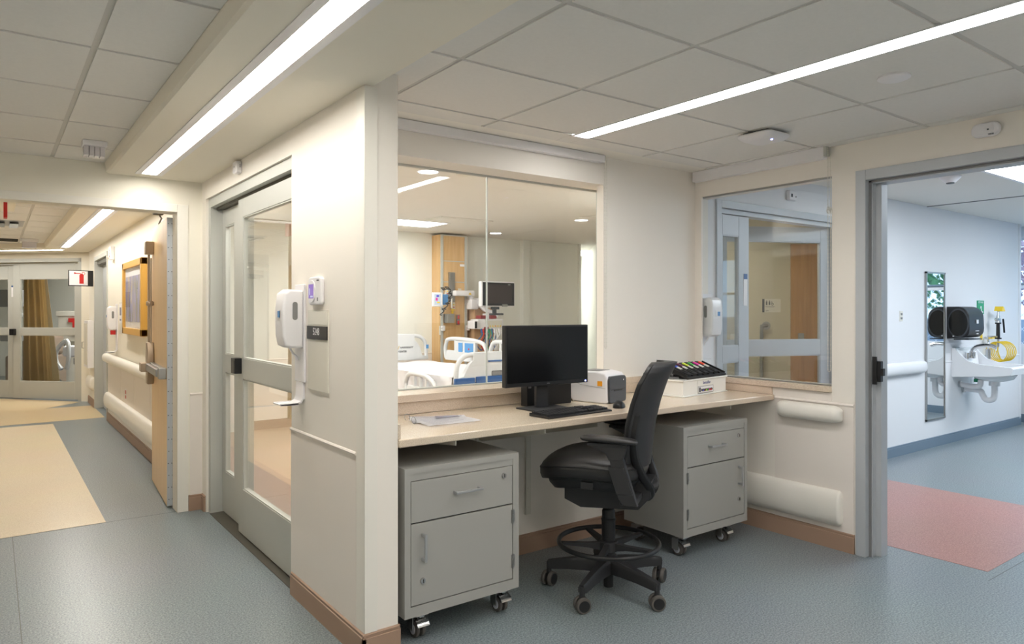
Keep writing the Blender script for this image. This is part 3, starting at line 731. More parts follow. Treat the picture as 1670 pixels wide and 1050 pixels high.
def cabinet(x0, label, flip):
    W, y0, y1, z0, z1 = .583, 2.565, 3.02, .119, .733
    t = thing('rolling_cabinet', label, 'cabinet', (x0+W/2, (y0+y1)/2, 0), 0, 'grey rolling cabinets under the worktop')
    X = lambda u: x0+(W-u if flip else u)
    def bx(mb, a, b_, *r, **k): mb.box(min(X(a), X(b_)), max(X(a), X(b_)), *r, **k)
    b = MB()
    b.box(x0, x0+W, y0+.022, y1, z0, z1)
    bx(b, 0, .027, y0, y0+.022, z0, z1); bx(b, W-.033, W, y0, y0+.022, z0, z1)
    bx(b, .027, W-.033, y0, y0+.022, z0, z0+.043); bx(b, .027, W-.033, y0, y0+.022, z1-.024, z1)
    bx(b, .027, W-.033, y0+.003, y0+.022, .680, z1-.024)
    b.build('body', 'grey', t, smooth=False)
    g = MB(); bx(g, .028, W-.034, y0+.012, y0+.021, z0+.044, .681); g.build('recess', 'greyd', t, smooth=False)
    d = MB(); bx(d, .030, W-.036, y0+.001, y0+.012, .507, .677, bev=.0015); dr = d.build('drawer', 'grey', t)
    h = MB(); c = .30
    for u in (c-.062, c+.062): bx(h, u-.006, u+.006, y0-.026, y0+.001, .600, .612, bev=.002)
    bx(h, c-.070, c+.070, y0-.032, y0-.024, .601, .612, bev=.002); h.build('handle', 'handle', dr)
    k = MB(); xl = x0+W-.085
    k.cyl((xl, y0+.001, .640), (xl, y0-.007, .640), .0125, .011); k.build('lock', 'chrome', dr)
    k = MB(); k.box(xl-.0012, xl+.0012, y0-.009, y0-.006, .633, .647); k.build('keyhole', 'black', dr, smooth=False)
    d = MB(); bx(d, .030, W-.036, y0+.001, y0+.012, .166, .501, bev=.0015); do = d.build('door', 'grey', t)
    h = MB(); c = .083
    for z in (.352, .452): bx(h, c-.006, c+.006, y0-.026, y0+.001, z-.006, z+.006, bev=.002)
    bx(h, c-.0055, c+.0055, y0-.032, y0-.024, .344, .460, bev=.002); h.build('handle', 'handle', do)
    k = MB(); xl = X(c); k.cyl((xl, y0+.001, .262), (xl, y0-.007, .262), .0125, .011); k.build('lock', 'chrome', do)
    k = MB(); k.box(xl-.0012, xl+.0012, y0-.009, y0-.006, .255, .269); k.build('keyhole', 'black', do, smooth=False)
    for z in (.418, .215):
        k = MB(); bx(k, W-.042, W-.026, y0-.003, y0+.001, z, z+.06); xh = X(W-.0345)
        for q_ in range(3): k.cyl((xh, y0-.004, z+q_*.02+.0008), (xh, y0-.004, z+q_*.02+.0192), .0048, seg=12)
        k.build('hinge', 'steel', do)
    for (u, y, br) in ((.10 if not flip else .135, y0+.075, True), (W-.055, y0+.075, True), (.08, y1-.06, False), (W-.06, y1-.06, False)): caster(t, X(u), y, br)
    return t
cabinet(1.353, 'grey rolling metal cabinet nearest the left wall, hinges on its right', False)
cabinet(3.078, 'grey rolling metal cabinet at the right behind the chair, hinges on its left', True)

# ---- office drafting chair  (local frame: +x is the way it faces)
ch = thing('drafting_chair', 'black leather drafting chair with armrests and a round foot ring', 'chair', (2.45, 2.51, 0), R(124.7))
def part(mb, name, mt, parent=ch, **k): return mb.build(name, mt, parent, world=False, **k)
a0 = -86-124.7
for k in range(5):
    a = R(a0+72*k); rm = Matrix.Rotation(a, 4, 'Z')
    b = MB()
    # tapering, down-sloping leg
    st = [(.025, .030, .165, .095), (.10, .027, .160, .098), (.20, .022, .146, .095), (.285, .019, .130, .088), (.305, .016, .125, .090)]
    rs = []
    for r, hw, zt, zb in st:
        rs.append([b.bm.verts.new(v) for v in ((r, -hw, zb), (r, hw, zb), (r, hw*1.0, zt-.012), (r, hw*.62, zt), (r, -hw*.62, zt), (r, -hw, zt-.012))])
    for i in range(len(rs)-1):
        for j in range(6): b.bm.faces.new((rs[i][j], rs[i][(j+1) % 6], rs[i+1][(j+1) % 6], rs[i+1][j]))
    b.bm.faces.new(rs[0]); b.bm.faces.new(rs[-1])
    b.cyl((.298, 0, .066), (.298, 0, .118), .0125)
    bmesh.ops.transform(b.bm, matrix=rm, verts=b.bm.verts)
    lg = part(b, 'leg', 'blackm')
    wr = Matrix.Translation(rm @ Vector((.298, 0, 0))) @ Matrix.Rotation(R([-30, 25, -60, 15, -20][k])-R(124.7), 4, 'Z')
    c = MB(); r = .036
    for s_ in (-1, 1): c.lathe([(r*.55, -.011), (r*.93, -.009), (r, -.003), (r, .006), (r*.9, .010)], (0, s_*.019, r), 28, 0, m=wr, q=Euler((s_*PI/2, 0, 0)).to_matrix())
    cs = part(c, 'caster', 'wheelg', lg)
    c = MB()
    for s_ in (-1, 1): c.cyl((0, s_*.020, r), (0, s_*.0305, r), .029, .026, 24, m=wr)
    c.prism([(-.028, .03), (-.02, .06), (.0, .072), (.02, .066), (.034, .045), (.03, .03)], -.008, .008, 'y', m=wr)
    part(c, 'cap', 'black', cs)
b = MB(); b.lathe([(.045, .10), (.047, .165), (.038, .178), (.030, .180)], (0, 0, 0), 32); part(b, 'base_hub', 'blackm')
b = MB(); b.lathe([(.024, .022), (.024, .175), (.033, .180), (.034, .345), (.036, .350), (.036, .356), (.032, .360), (.032, .395), (.027, .405), (.018, .406), (.018, .47)], (0, 0, 0), 28); part(b, 'gas_column', 'black')
fr = MB(); fr.torus((0, 0, .240), .245, .0115, 72, 12); ring = part(fr, 'foot_ring', 'black')
s_ = MB(); s_.lathe([(.034, .195), (.046, .20), (.046, .245), (.034, .25)], (0, 0, 0), 28)
for k in range(5):
    a = R(20+72*k); s_.prism([(.03, .200), (.10, .216), (.24, .232), (.24, .242), (.10, .238), (.03, .242)], -.014, .014, 'y', m=Matrix.Rotation(a, 4, 'Z'))
part(s_, 'ring_spokes', 'blackm', ring)
# seat cushion: rounded superellipse stack with waterfall front
def pad(name, mt, cx, L_, Wd, zs, sag, parent=ch, n=40, ex=2.9):
    mb = MB(); rings = []
    for (k, z) in zs:
        ringv = []
        for i in range(n):
            a = 2*PI*i/n; ca, sa = math.cos(a), math.sin(a)
            x = math.copysign(abs(ca)**(2/ex), ca)*L_/2*k; y = math.copysign(abs(sa)**(2/ex), sa)*Wd/2*k*(1-.06*(x/(L_/2)))
            ringv.append(mb.bm.verts.new((cx+x, y, z-sag*max(0, x/(L_/2))**2.4-.012*(x < 0)*abs(x/(L_/2)))))
        rings.append(ringv)
    for i in range(len(rings)-1):
        for j in range(n): mb.bm.faces.new((rings[i][j], rings[i][(j+1) % n], rings[i+1][(j+1) % n], rings[i+1][j]))
    mb.bm.faces.new(rings[0][::-1]); mb.bm.faces.new(rings[-1])
    return part(mb, name, mt, parent, angle=70)
seat = pad('seat', 'leather', .07, .52, .50, [(.86, .588), (.97, .598), (1.0, .622), (1.0, .645), (.985, .658), (.95, .672), (.86, .688), (.70, .698), (.45, .703), (.15, .703)], .045)
pad('piping', 'black', .07, .523, .503, [(.985, .648), (1.0, .650), (1.0, .655), (.985, .657)], .045, seat)
pad('seat_pan', 'blackm', .06, .46, .43, [(.80, .535), (.88, .540), (.98, .575), (1.0, .592), (.98, .598)], .042)
m_ = MB(); m_.prism([(-.22, .50), (-.16, .435), (.12, .425), (.20, .46), (.20, .55), (-.22, .57)], -.10, .10, 'y', bev=.008); m_.box(.03, .09, .205, .222, .545, .58, .004); part(m_, 'mechanism', 'blackm')
# backrest: curved cushion and shell
CB = [(-.165, .585, .150), (-.175, .66, .185), (-.185, .75, .205), (-.198, .85, .215), (-.222, .95, .212), (-.252, 1.04, .200), (-.280, 1.092, .186), (-.292, 1.118, .165), (-.299, 1.131, .135), (-.303, 1.138, .09)]
def backsurf(name, mt, off_f, off_b, sc_, rows, curve=.075, parent=ch):
    mb = MB(); n = 12; G = []
    for side, off in ((0, off_f), (1, off_b)):
        g = []
        for (x, z, hw) in rows:
            row = []
            for j in range(n+1):
                u = -1+2*j/n; e = 1-(abs(u)**6)*.55 if side == 0 else 1-(abs(u)**6)*.5
                row.append(mb.bm.verts.new((x+curve*(u*u)*.9+off*e, u*hw*sc_, z)))
            g.append(row)
        G.append(g)
    nr = len(rows)
    for s_ in (0, 1):
        for i in range(nr-1):
            for j in range(n):
                q_ = (G[s_][i][j], G[s_][i][j+1], G[s_][i+1][j+1], G[s_][i+1][j]); mb.bm.faces.new(q_ if s_ else q_[::-1])
    for i in range(nr-1):
        for j in (0, n): mb.bm.faces.new((G[0][i][j], G[0][i+1][j], G[1][i+1][j], G[1][i][j]))
    for i in (0, nr-1):
        for j in range(n): mb.bm.faces.new((G[0][i][j], G[0][i][j+1], G[1][i][j+1], G[1][i][j]))
    return part(mb, name, mt, parent, angle=60)
fine = []
for i in range(len(CB)-1):
    for k in range(4):
        t_ = k/4; fine.append(tuple(CB[i][q]*(1-t_)+CB[i+1][q]*t_ for q in range(3)))
fine.append(CB[-1])
bk = backsurf('backrest', 'leather', .030, -.006, 1.0, fine)
backsurf('back_shell', 'blackm', -.008, -.032, .985, fine[3:-1], parent=bk)
backsurf('back_seam', 'black', -.005, -.010, 1.010, fine[:-3], parent=bk)
# spine that carries the back: two uprights joining below into a yoke
sp = MB()
for s_ in (-1, 1):
    sp.tube([(-.165, s_*.196, .90), (-.150, s_*.194, .80), (-.155, s_*.175, .70), (-.185, s_*.14, .61), (-.215, s_*.09, .54), (-.20, s_*.055, .49), (-.12, s_*.05, .475)], .013, 8, rz=.022, smooth=5)
sp.tube([(-.21, -.09, .545), (-.225, 0, .54), (-.21, .09, .545)], .02, 8, smooth=4)
part(sp, 'back_support', 'black')
for s_, nm in ((1, 'near'), (-1, 'far')):
    p_ = MB(); y = s_*.262; rings = []
    for (x, hw, zt, zb) in ((-.182, .012, .790, .782), (-.175, .030, .797, .776), (-.15, .040, .803, .773), (-.05, .046, .811, .778), (.03, .043, .811, .781), (.065, .032, .807, .783), (.078, .012, .800, .788)):
        rings.append([p_.bm.verts.new((x, y+hw*math.cos(q), (zt+zb)/2+(zt-zb)/2*math.copysign(abs(math.sin(q))**.7, math.sin(q)))) for q in [2*PI*k/14 for k in range(14)]])
    for i in range(len(rings)-1):
        for j in range(14): p_.bm.faces.new((rings[i][j], rings[i][(j+1) % 14], rings[i+1][(j+1) % 14], rings[i+1][j]))
    p_.bm.faces.new(rings[0]); p_.bm.faces.new(rings[-1])
    ar = part(p_, 'armrest', 'leather', angle=75)
    q_ = MB(); q_.box(-.14, .045, y-.024, y+.024, .764, .778, .003)
    q_.prism([(-.135, .764), (.035, .764), (-.04, .73), (-.055, .70), (-.118, .70)], y-.02, y+.02, 'y', bev=.004)
    q_.prism([(-.118, .715), (-.055, .715), (-.095, .53), (-.12, .50), (-.185, .50), (-.175, .53)], y-.018, y+.018, 'y', bev=.005)
    q_.prism([(-.122, .672), (-.050, .672), (-.09, .55), (-.165, .55)], y-.023, y+.023, 'y', bev=.005)
    q_.box(-.18, -.10, min(y, s_*.09), max(y, s_*.09), .495, .525, .006)
    part(q_, 'arm_post', 'blackm', ar)

# ---- monitor
mo = thing('computer_monitor', 'large black flat monitor standing on the worktop, screen off', 'monitor', (2.37, 2.90, .857), R(-1.5))
W_, Hh = .552, .318
b = MB(); b.box(-W_/2, W_/2, -.022, .012, .130, .130+Hh, .004); b.box(-W_/2+.05, W_/2-.05, .012, .040, .17, .41, .012); bz = b.build('housing', 'black', mo, world=False)
MB().box(-W_/2+.0105, W_/2-.0105, -.0232, -.0215, .130+.022, .130+Hh-.010).build('screen', 'screen', mo, world=False, smooth=False)
b = MB(); b.box(W_/2-.022, W_/2-.016, -.0235, -.022, .137, .144); b.build('power_light', 'e_led', mo, world=False, smooth=False)
b = MB(); b.text('DELL', .009, face((0, -.0222, .1405), (1, 0, 0), (0, 0, 1)), ext=.0003); b.build('lettering', 'grey2', mo, world=False, smooth=False)
b = MB(); b.box(-.04, .04, .030, .052, .008, .32, .004); b.build('stand', 'blackm', mo, world=False)
b = MB(); b.prism([(-.115, -.065), (.115, -.065), (.125, .10), (-.125, .10)], 0, .009, bev=.003); b.build('base', 'blackm', mo, world=False)
# ---- small computer behind it
pc = thing('small_computer', 'small black computer box standing behind the monitor stand', 'computer', (2.50, 3.055, .857), R(-2))
b = MB(); b.box(-.155, .155, -.030, .03, .0, .178, .004); b.build('case', 'black', pc, world=False)
b = MB()
for k in range(4): b.box(-.148+.0*k, -.128, -.0315, -.03, .10+k*.016, .110+k*.016)
b.box(-.12, -.10, -.0315, -.03, .12, .16)
b.build('ports', 'grey2', pc, world=False, smooth=False)
# ---- keyboard
kb = thing('keyboard', 'black full-size keyboard lying in front of the monitor', 'keyboard', (2.375, 2.70, .8575), R(2.5))
b = MB(); b.prism([(-.072, 0), (.072, 0), (.072, .016), (-.066, .009), (-.072, .006)], -.222, .222, 'x', bev=.0015); b.build('case', 'black', kb, world=False)
keys = MB(); sl = (.016-.009)/.138
def key(x, y, w_): keys.box(x+.0012, x+w_-.0012, y+.0012, y+.0168, .010+sl*(y+.066), .0175+sl*(y+.066), 0)
rows = [[1.5]+[1]*12+[1.5], [1]*13+[2], [1.5]+[1]*12+[1.5], [1.8]+[1]*11+[2.2], [2.3]+[1]*10+[2.7], [1.3, 1.3, 1.3, 6.2, 1.3, 1.3, 1.3, 1]]
for r, rw in enumerate(rows):
    x = -.212; y = .048-r*.0195
    for w_ in rw: key(x, y, w_*.0187); x += w_*.0187
    for k in range(3):
        if r in (0, 1, 2) or r == 5 or (r == 4 and k == 1): key(.078+k*.0187, y, .0187)
    for k in range(4):
        if r: key(.138+k*.0187, y, .0187)
keys.build('keys', 'blackm', kb, world=False, smooth=False)
# ---- mouse
ms = thing('computer_mouse', 'black mouse resting right of the keyboard near the worktop edge', 'mouse', (2.735, 2.72, .8575), R(35))
b = MB(); rings = []
for (x, hw, h_) in ((-.052, .012, .012), (-.046, .024, .022), (-.025, .031, .035), (.0, .031, .038), (.025, .029, .031), (.045, .024, .020), (.053, .012, .012)):
    rings.append([b.bm.verts.new((x, hw*math.cos(q)*1.02, max(0.0005, h_*math.sin(q)**.8 if math.sin(q) > 0 else 0.0005))) for q in [PI*k/10 for k in range(11)]])
for i in range(len(rings)-1):
    for j in range(10): b.bm.faces.new((rings[i][j], rings[i][j+1], rings[i+1][j+1], rings[i+1][j]))
    b.bm.faces.new((rings[i][0], rings[i][10], rings[i+1][10], rings[i+1][0]))
b.bm.faces.new(rings[0]); b.bm.faces.new(rings[-1]); b.build('shell', 'black', ms, world=False, angle=70)
b = MB(); b.cyl((.030, -.003, .027), (.030, .003, .027), .006); b.build('wheel', 'dgrey', ms, world=False)
# ---- label printer
pr = thing('label_printer', 'white label printer with a dark grey front beside the monitor', 'printer', (2.835, 3.000, .8575), R(14))
b = MB()
sidep = [(-.13, .012), (-.118, .0), (.105, .0), (.135, .03), (.14, .075), (.13, .150), (.105, .172), (-.05, .178), (-.112, .168), (-.128, .145)]
b.prism([(x, z) for x, z in sidep], -.098, .098, 'x', bev=.009, seg=3)
b.build('body', 'white', pr, world=False, angle=50)
b = MB()
n = 8; fp = []
for cx_, cz_, q0 in ((.066, .125, 0), (-.066, .125, 90), (-.074, .022, 180), (.074, .022, 270)):
    for k in range(n+1):
        q = R(q0+90*k/n); rr = .028 if q0 < 180 else .018
        fp.append((cx_+rr*math.cos(q)*.9, cz_+rr*math.sin(q)))
b.prism(fp, -.142, -.120, 'y', bev=.002); fp_ = b.build('front_panel', 'dgrey', pr, world=False)
b = MB(); b.box(-.075, .075, -.1432, -.1415, .076, .079); b.box(-.045, .045, -.1445, -.1415, .069, .076); b.build('label_slot', 'black', fp_, world=False, smooth=False)
b = MB(); b.cyl((.06, -.1425, .128), (.06, -.1415, .128), .004); b.build('power_light', 'white', fp_, world=False)
b = MB(); b.box(-.06, .06, -.05, .06, .1775, .180, .001); b.build('viewing_window', 'grey2', pr, world=False)
b = MB(); b.box(-.1005, -.0975, -.098, -.066, .098, .126, .001); b.build('release_label', 'orange', pr, world=False)
b = MB(); b.tube([(-.0985, -.118, .085), (-.0985, .05, .10), (-.0985, .125, .125)], .0009, 6); b.build('lid_seam', 'grey2', pr, world=False)

# ---- loose printed sheets with rings
def sheet(x, y, rz, z, label, rings_=True):
    t = thing('printed_sheet', label, 'paper', (x, y, z), R(rz), 'printed sheets at the left of the worktop')
    b = MB(); n = 8; V_ = [[b.bm.verts.new((-.14+.28*i/n, -.105+.21*j/n, .0006+.003*abs(math.sin(i*.9+j*.35))*((i-n/2)/n)**2*4)) for j in range(n+1)] for i in range(n+1)]
    for i in range(n):
        for j in range(n): b.bm.faces.new((V_[i][j], V_[i+1][j], V_[i+1][j+1], V_[i][j+1]))
    bmesh.ops.solidify(b.bm, geom=b.bm.faces[:], thickness=.0004)
    b.build('page', 'paper', t, world=False)
    b = MB()
    for k in range(11): b.box(-.11, -.11+.10+.1*random.random(), -.085+k*.016, -.0835+k*.016, .0038, .0040)
    b.box(-.01, .12, .06, .085, .0038, .0040)
    b.build('print', 'ink', t, world=False, smooth=False)
    if rings_:
        b = MB()
        b.torus((0, 0, 0), .016, .0014, 24, 6, m=Matrix.Translation((-.152, .02, .012)) @ Euler((R(70), 0, R(30))).to_matrix().to_4x4()); b.build('binder_ring', 'steel', t, world=False)
sheet(1.735, 2.935, -22, .8580, 'printed sheet with a metal ring, the farther one on the left of the worktop')
sheet(1.72, 2.86, -2, .8624, 'printed sheet with a metal ring, the nearer one lying over another sheet')

# ---- badge charging box
bxT = thing('badge_charger', 'white angled charging box at the right end of the worktop', 'charging box', (3.60, 2.935, .857))
b = MB(); b.box(3.352, 3.848, 2.787, 3.08, .861, .955); b.box(3.343, 3.857, 2.778, 3.09, .857, .866, .003); b.box(3.343, 3.857, 2.778, 3.09, .952, .962, .003)
b.build('box', 'whitebox', bxT)
b = MB(); b.box(3.51, 3.69, 2.784, 2.787, .868, .951, .001); lp = b.build('front_plate', 'whitebox', bxT)
b = MB(); b.text('SensaBar', .027, face((3.612, 2.7835, .933), (1, 0, 0), (0, 0, 1)), ext=.0004, sx=.92); b.build('lettering', 'navy', lp, smooth=False)
b = MB(); b.box(3.512, 3.688, 2.7825, 2.784, .868, .914); b.box(3.516, 3.684, 2.7822, 2.7825, .872, .910, mi=1); b.build('instruction_label', ['steel', 'paper'], lp, smooth=False)
b = MB(); b.box(3.524, 3.536, 2.7805, 2.7822, .878, .906)
for k in range(7): b.cyl((3.552+k*.019, 2.7822, .889), (3.552+k*.019, 2.779, .889), .0075, seg=8)
b.build('black_print', 'black', lp, smooth=False)
for k, cc in enumerate(((60, 120, 200), (60, 160, 210), (200, 60, 40), (220, 160, 40), (40, 150, 60), (200, 50, 90), (220, 80, 40))):
    pass
tone = [('tone_blue', (66, 96, 210)), ('tone_plum', (110, 40, 80)), ('tone_lime', (206, 226, 70)), ('tone_green', (80, 190, 90)), ('tone_pink', (232, 60, 170)), ('tone_coral', (240, 90, 60)), ('tone_violet', (70, 60, 200))]
for nm, cc in tone: M[nm] = mat(nm, cc, .4)
for k, (nm, cc) in enumerate(tone[:6]):
    b = MB(); b.cyl((3.561+k*.019, 2.779, .886), (3.561+k*.019, 2.7775, .886), .0055, seg=8); b.build('colour_dot', nm, lp, smooth=False)
# tray leaning on top: sloping black cradle, with ribs
sl_a = R(20)
tm = Matrix.Translation((3.62, 2.80, .9625)) @ Matrix.Rotation(sl_a, 4, 'X')
b = MB(); b.box(-.215, .232, 0.0, .18, 0, .016, .004, m=tm)
for k in range(8): b.box(-.215+k*.0627, -.207+k*.0627, .0, .18, .014, .026, .002, m=tm)
b.prism([(2.82, .962), (3.0, .962), (2.95, .995)], 3.42, 3.83, 'x')
b.box(-.215, .232, -.012, .006, .0, .018, .006, m=tm)
cr = b.build('cradle', 'black', bxT)
b = MB(); b.box(3.36, 3.44, 2.86, 3.02, .962, .972, .004); b.tube([(3.40, 2.90, .972), (3.37, 2.88, .99), (3.36, 2.93, .985)], .006, 8, smooth=4); b.build('power_base', 'grey2', bxT)
for k in range(6):
    pt = thing('badge_pen', ['black badge pen with a blue band, first from the left in the front row', 'black badge pen with a plum band, second in the front row', 'black badge pen with a yellow-green band in the front row', 'black badge pen with a green band in the front row', 'black badge pen with a pink band in the front row', 'black badge pen with an orange-red band, rightmost in the front row'][k], 'badge pen', tuple(tm @ Vector((-.174+k*.0627, .078, .016))), 0, 'badge pens on the charging box')
    m2 = tm @ Matrix.Translation((-.174+k*.0627+.005, 0, .016))
    b = MB(); b.box(-.020, .020, .010, .175, 0, .014, .004, m=m2); b.build('body', 'blackm', pt)
    b = MB(); b.box(-.013, .009, .11, .155, .012, .021, .003, m=m2); b.build('colour_band', tone[k][0], pt)
    b = MB(); b.box(-.011, .007, .075, .11, .012, .020, .002, m=m2); b.build('label', 'whitebox', pt)
    b = MB(); b.box(-.011, .007, .030, .075, .012, .018, .003, m=m2); b.build('clip', 'black', pt)
# second, shorter row at the back left and the eye-glass shaped loops
pt = thing('badge_pen', 'black badge pen with a blue band at the far left corner of the charging box', 'badge pen', (3.40, 3.0, .985), 0, 'badge pens on the charging box')
m2 = Matrix.Translation((3.425, 3.02, .985)) @ Matrix.Rotation(R(-35), 4, 'Z') @ Matrix.Rotation(R(-8), 4, 'Y')
b = MB(); b.box(-.09, .07, -.018, .018, 0, .016, .004, m=m2); b.build('body', 'blackm', pt)
b = MB(); b.box(-.03, .0, -.010, .006, .015, .021, .003, m=m2); b.build('colour_band', 'tone_blue', pt)
b = MB(); b.box(3.37, 3.41, 2.98, 3.03, .962, .987, .003); b.build('foot', 'blackm', pt)
tt = thing('badge_clip_set', 'tangle of black clips and wire loops behind the front row of badge pens', 'clips', (3.62, 3.0, .98))
b = MB()
for (x, y, z) in ((3.52, 2.985, 1.02), (3.65, 2.985, 1.028), (3.73, 2.985, 1.032)):
    b.torus((0, 0, 0), .013, .0032, 18, 6, m=Matrix.Translation((x, y, z)) @ Euler((R(80), 0, R(50))).to_matrix().to_4x4()); b.cyl((x, y, .985), (x, y, z-.01), .008, .005, 10)
b.box(3.46, 3.80, 2.955, 3.02, .962, .988, .005); b.tube([(3.58, 2.97, 1.0), (3.66, 2.96, 1.012), (3.73, 2.965, 1.004)], .005, 8)
b.build('clips', 'black', tt)
b = MB(); b.tube([(3.40, 3.03, 1.0), (3.44, 3.04, 1.032), (3.50, 3.03, 1.038), (3.55, 3.0, 1.02)], .0022, 6, smooth=5); b.tube([(3.62, 2.99, 1.02), (3.66, 2.985, 1.028), (3.70, 2.98, 1.018)], .0022, 6, smooth=4); b.build('cable', 'dgrey', tt)
b = MB(); b.cyl((3.46, 2.93, .962), (3.46, 2.93, .98), .022, .017); b.build('puck', 'steel', tt)

_pv = Vector((3.60, 2.935, 0)); _rm = Matrix.Rotation(R(7), 3, 'Z')
for o in [o for o in C.objects if o.parent is None and (o.name.startswith('badge_'))]:
    o.location = _pv+_rm @ (o.location-_pv)+Vector((-.024, .034, 0)); o.rotation_euler = (0, 0, R(7))
# ---- wireless access point on the tiled ceiling
ap = thing('wireless_access_point', 'square white ceiling unit with a small blue light', 'access point', (3.335, 2.235, ZT))
b = MB(); x, y = 3.335, 2.235
b.box(x-.075, x+.075, y-.075, y+.075, ZT-.014, ZT, .003); b.build('mount', 'grey2', ap)
b = MB()
def rsq(h_, r_, z): 
    o_ = []
    for cx_, cy_, q0 in ((h_-r_, h_-r_, 0), (-h_+r_, h_-r_, 90), (-h_+r_, -h_+r_, 180), (h_-r_, -h_+r_, 270)):
        for k in range(6): q = R(q0+18*k); o_.append(b.bm.verts.new((x+cx_+r_*math.cos(q), y+cy_+r_*math.sin(q), z)))
    return o_
rs = [rsq(.098, .03, ZT-.012), rsq(.106, .035, ZT-.018), rsq(.104, .035, ZT-.028), rsq(.085, .035, ZT-.044), rsq(.06, .03, ZT-.050)]
for i in range(4):
    for j in range(24): b.bm.faces.new((rs[i][j], rs[i][(j+1) % 24], rs[i+1][(j+1) % 24], rs[i+1][j]))
b.bm.faces.new(rs[0]); b.bm.faces.new(rs[-1]); b.build('cover', 'white', ap, angle=60)
b = MB(); b.lathe([(.006, 0), (.004, -.003), (.001, -.004)], (x-.02, y-.062, ZT-.0485), 12); b.build('status_light', 'e_led', ap)
# ---- wall sensor above the right doorway
se = thing('wall_sensor', 'rounded white sensor box on the wall above the right doorway', 'sensor', (XR, 1.39, 2.268))
b = MB(); n = 8; o_ = []
def pill(cy, cz, w_, h_, r_):
    out = []
    for a, c_, q0 in ((w_-r_, h_-r_, 0), (-w_+r_, h_-r_, 90), (-w_+r_, -h_+r_, 180), (w_-r_, -h_+r_, 270)):
        for k in range(7): q = R(q0+15*k); out.append((cy+a+r_*math.cos(q), cz+c_+r_*math.sin(q)))
    return out
b.prism(pill(1.39, 2.268, .062, .034, .030), XR-.032, XR, 'x', bev=.009, seg=3); b.build('cover', 'white', se, angle=50)
b = MB(); b.prism(pill(1.395, 2.268, .045, .020, .012), XR-.0345, XR-.031, 'x', bev=.001); b.build('lid', 'white', se)
b = MB(); b.box(XR-.036, XR-.034, 1.372, 1.379, 2.262, 2.269)
for k in range(6): b.box(XR-.0335, XR-.0315, 1.352+k*.004, 1.354+k*.004, 2.238, 2.245)
b.build('vents', 'dgrey', se, smooth=False)
# ---- wall sensor above the sliding door
se = thing('wall_sensor', 'small square white sensor on the wall above the sliding glass door', 'sensor', (XL, 4.30, 2.228))
b = MB(); b.prism(pill(4.30, 2.225, .042, .036, .014), XL-.035, XL, 'x', bev=.008, seg=3); b.build('cover', 'white', se, angle=50)
b = MB(); b.cyl((XL-.036, 4.30, 2.228), (XL-.034, 4.30, 2.228), .004); b.box(XL-.016, XL-.010, 4.2565, 4.258, 2.232, 2.237); b.box(XL-.016, XL-.010, 4.2565, 4.258, 2.222, 2.227); b.build('eye', 'dgrey', se)

# ---- hand sanitiser dispensers (front faces -x in local frame)
def dispenser(loc, rz, label, red=False, bright=False):
    t = thing('hand_sanitizer_dispenser', label, 'dispenser', loc, rz, 'wall-mounted hand sanitizer dispensers')
    b = MB(); b.box(-.012, 0, -.062, .062, -.22, .24, .004); b.build('back_plate', 'white', t, world=False)
    b = MB(); b.prism([(-.012, .21), (-.075, .215), (-.102, .195), (-.110, .12), (-.108, .0), (-.098, -.045), (-.07, -.058), (-.012, -.058)], -.058, .058, 'y', bev=.013, seg=3)
    bd = b.build('housing', 'white', t, world=False, angle=50)
    b = MB(); b.prism([(u, v) for u, v in pill(-.052, .115, .012, .042, .0115)], -.0595, -.0570, 'y'); b.build('level_window', 'grey2', bd, world=False)
    b = MB(); b.prism([(u, v) for u, v in pill(-.052, .115, .012, .042, .0115)], .0570, .0595, 'y'); b.build('level_window', 'grey2', bd, world=False)
    b = MB(); b.box(-.1125, -.1085, -.022, .022, .08, .12, mi=1); b.box(-.1135, -.1085, -.022, .004, .085, .115, mi=0); b.build('label', ['sky', 'paper'], bd, world=False, smooth=False)
    b = MB(); b.tube([(-.05, .02, -.06), (-.035, .02, -.085), (-.02, .02, -.10), (-.014, .02, -.12)], .005, 8, smooth=3); b.build('nozzle', 'white', t, world=False)
    b = MB()
    b.box(-.008, 0, -.045, .045, -.30, -.20, .003)
    rr = [(-.004, -.22), (-.006, -.29), (-.016, -.315), (-.04, -.324), (-.10, -.324), (-.118, -.320), (-.118, -.316), (-.10, -.317), (-.04, -.316), (-.02, -.306), (-.013, -.288), (-.010, -.22)]
    b.prism(rr, -.048, .048, 'y'); b.box(-.118, -.03, -.048, -.045, -.324, -.312, .001); b.box(-.118, -.03, .045, .048, -.324, -.312, .001)
    b.build('drip_tray', 'white', t, world=False, angle=30)
    if red:
        b = MB(); b.box(-.07, -.02, -.03, .03, -.115, -.065, .004); b.build('refill_tag', 'red', t, world=False)
    return t
dispenser((XL, 3.275, 1.265), 0, 'white hand sanitizer dispenser on the near wall beside the sliding door')
dispenser((4.045, 3.18, 1.26), PI/2, 'white hand sanitizer dispenser seen through the smaller window')
dispenser((1.177, 9.35, 1.22), 0, 'white hand sanitizer dispenser with a red tag in the far corridor', True)

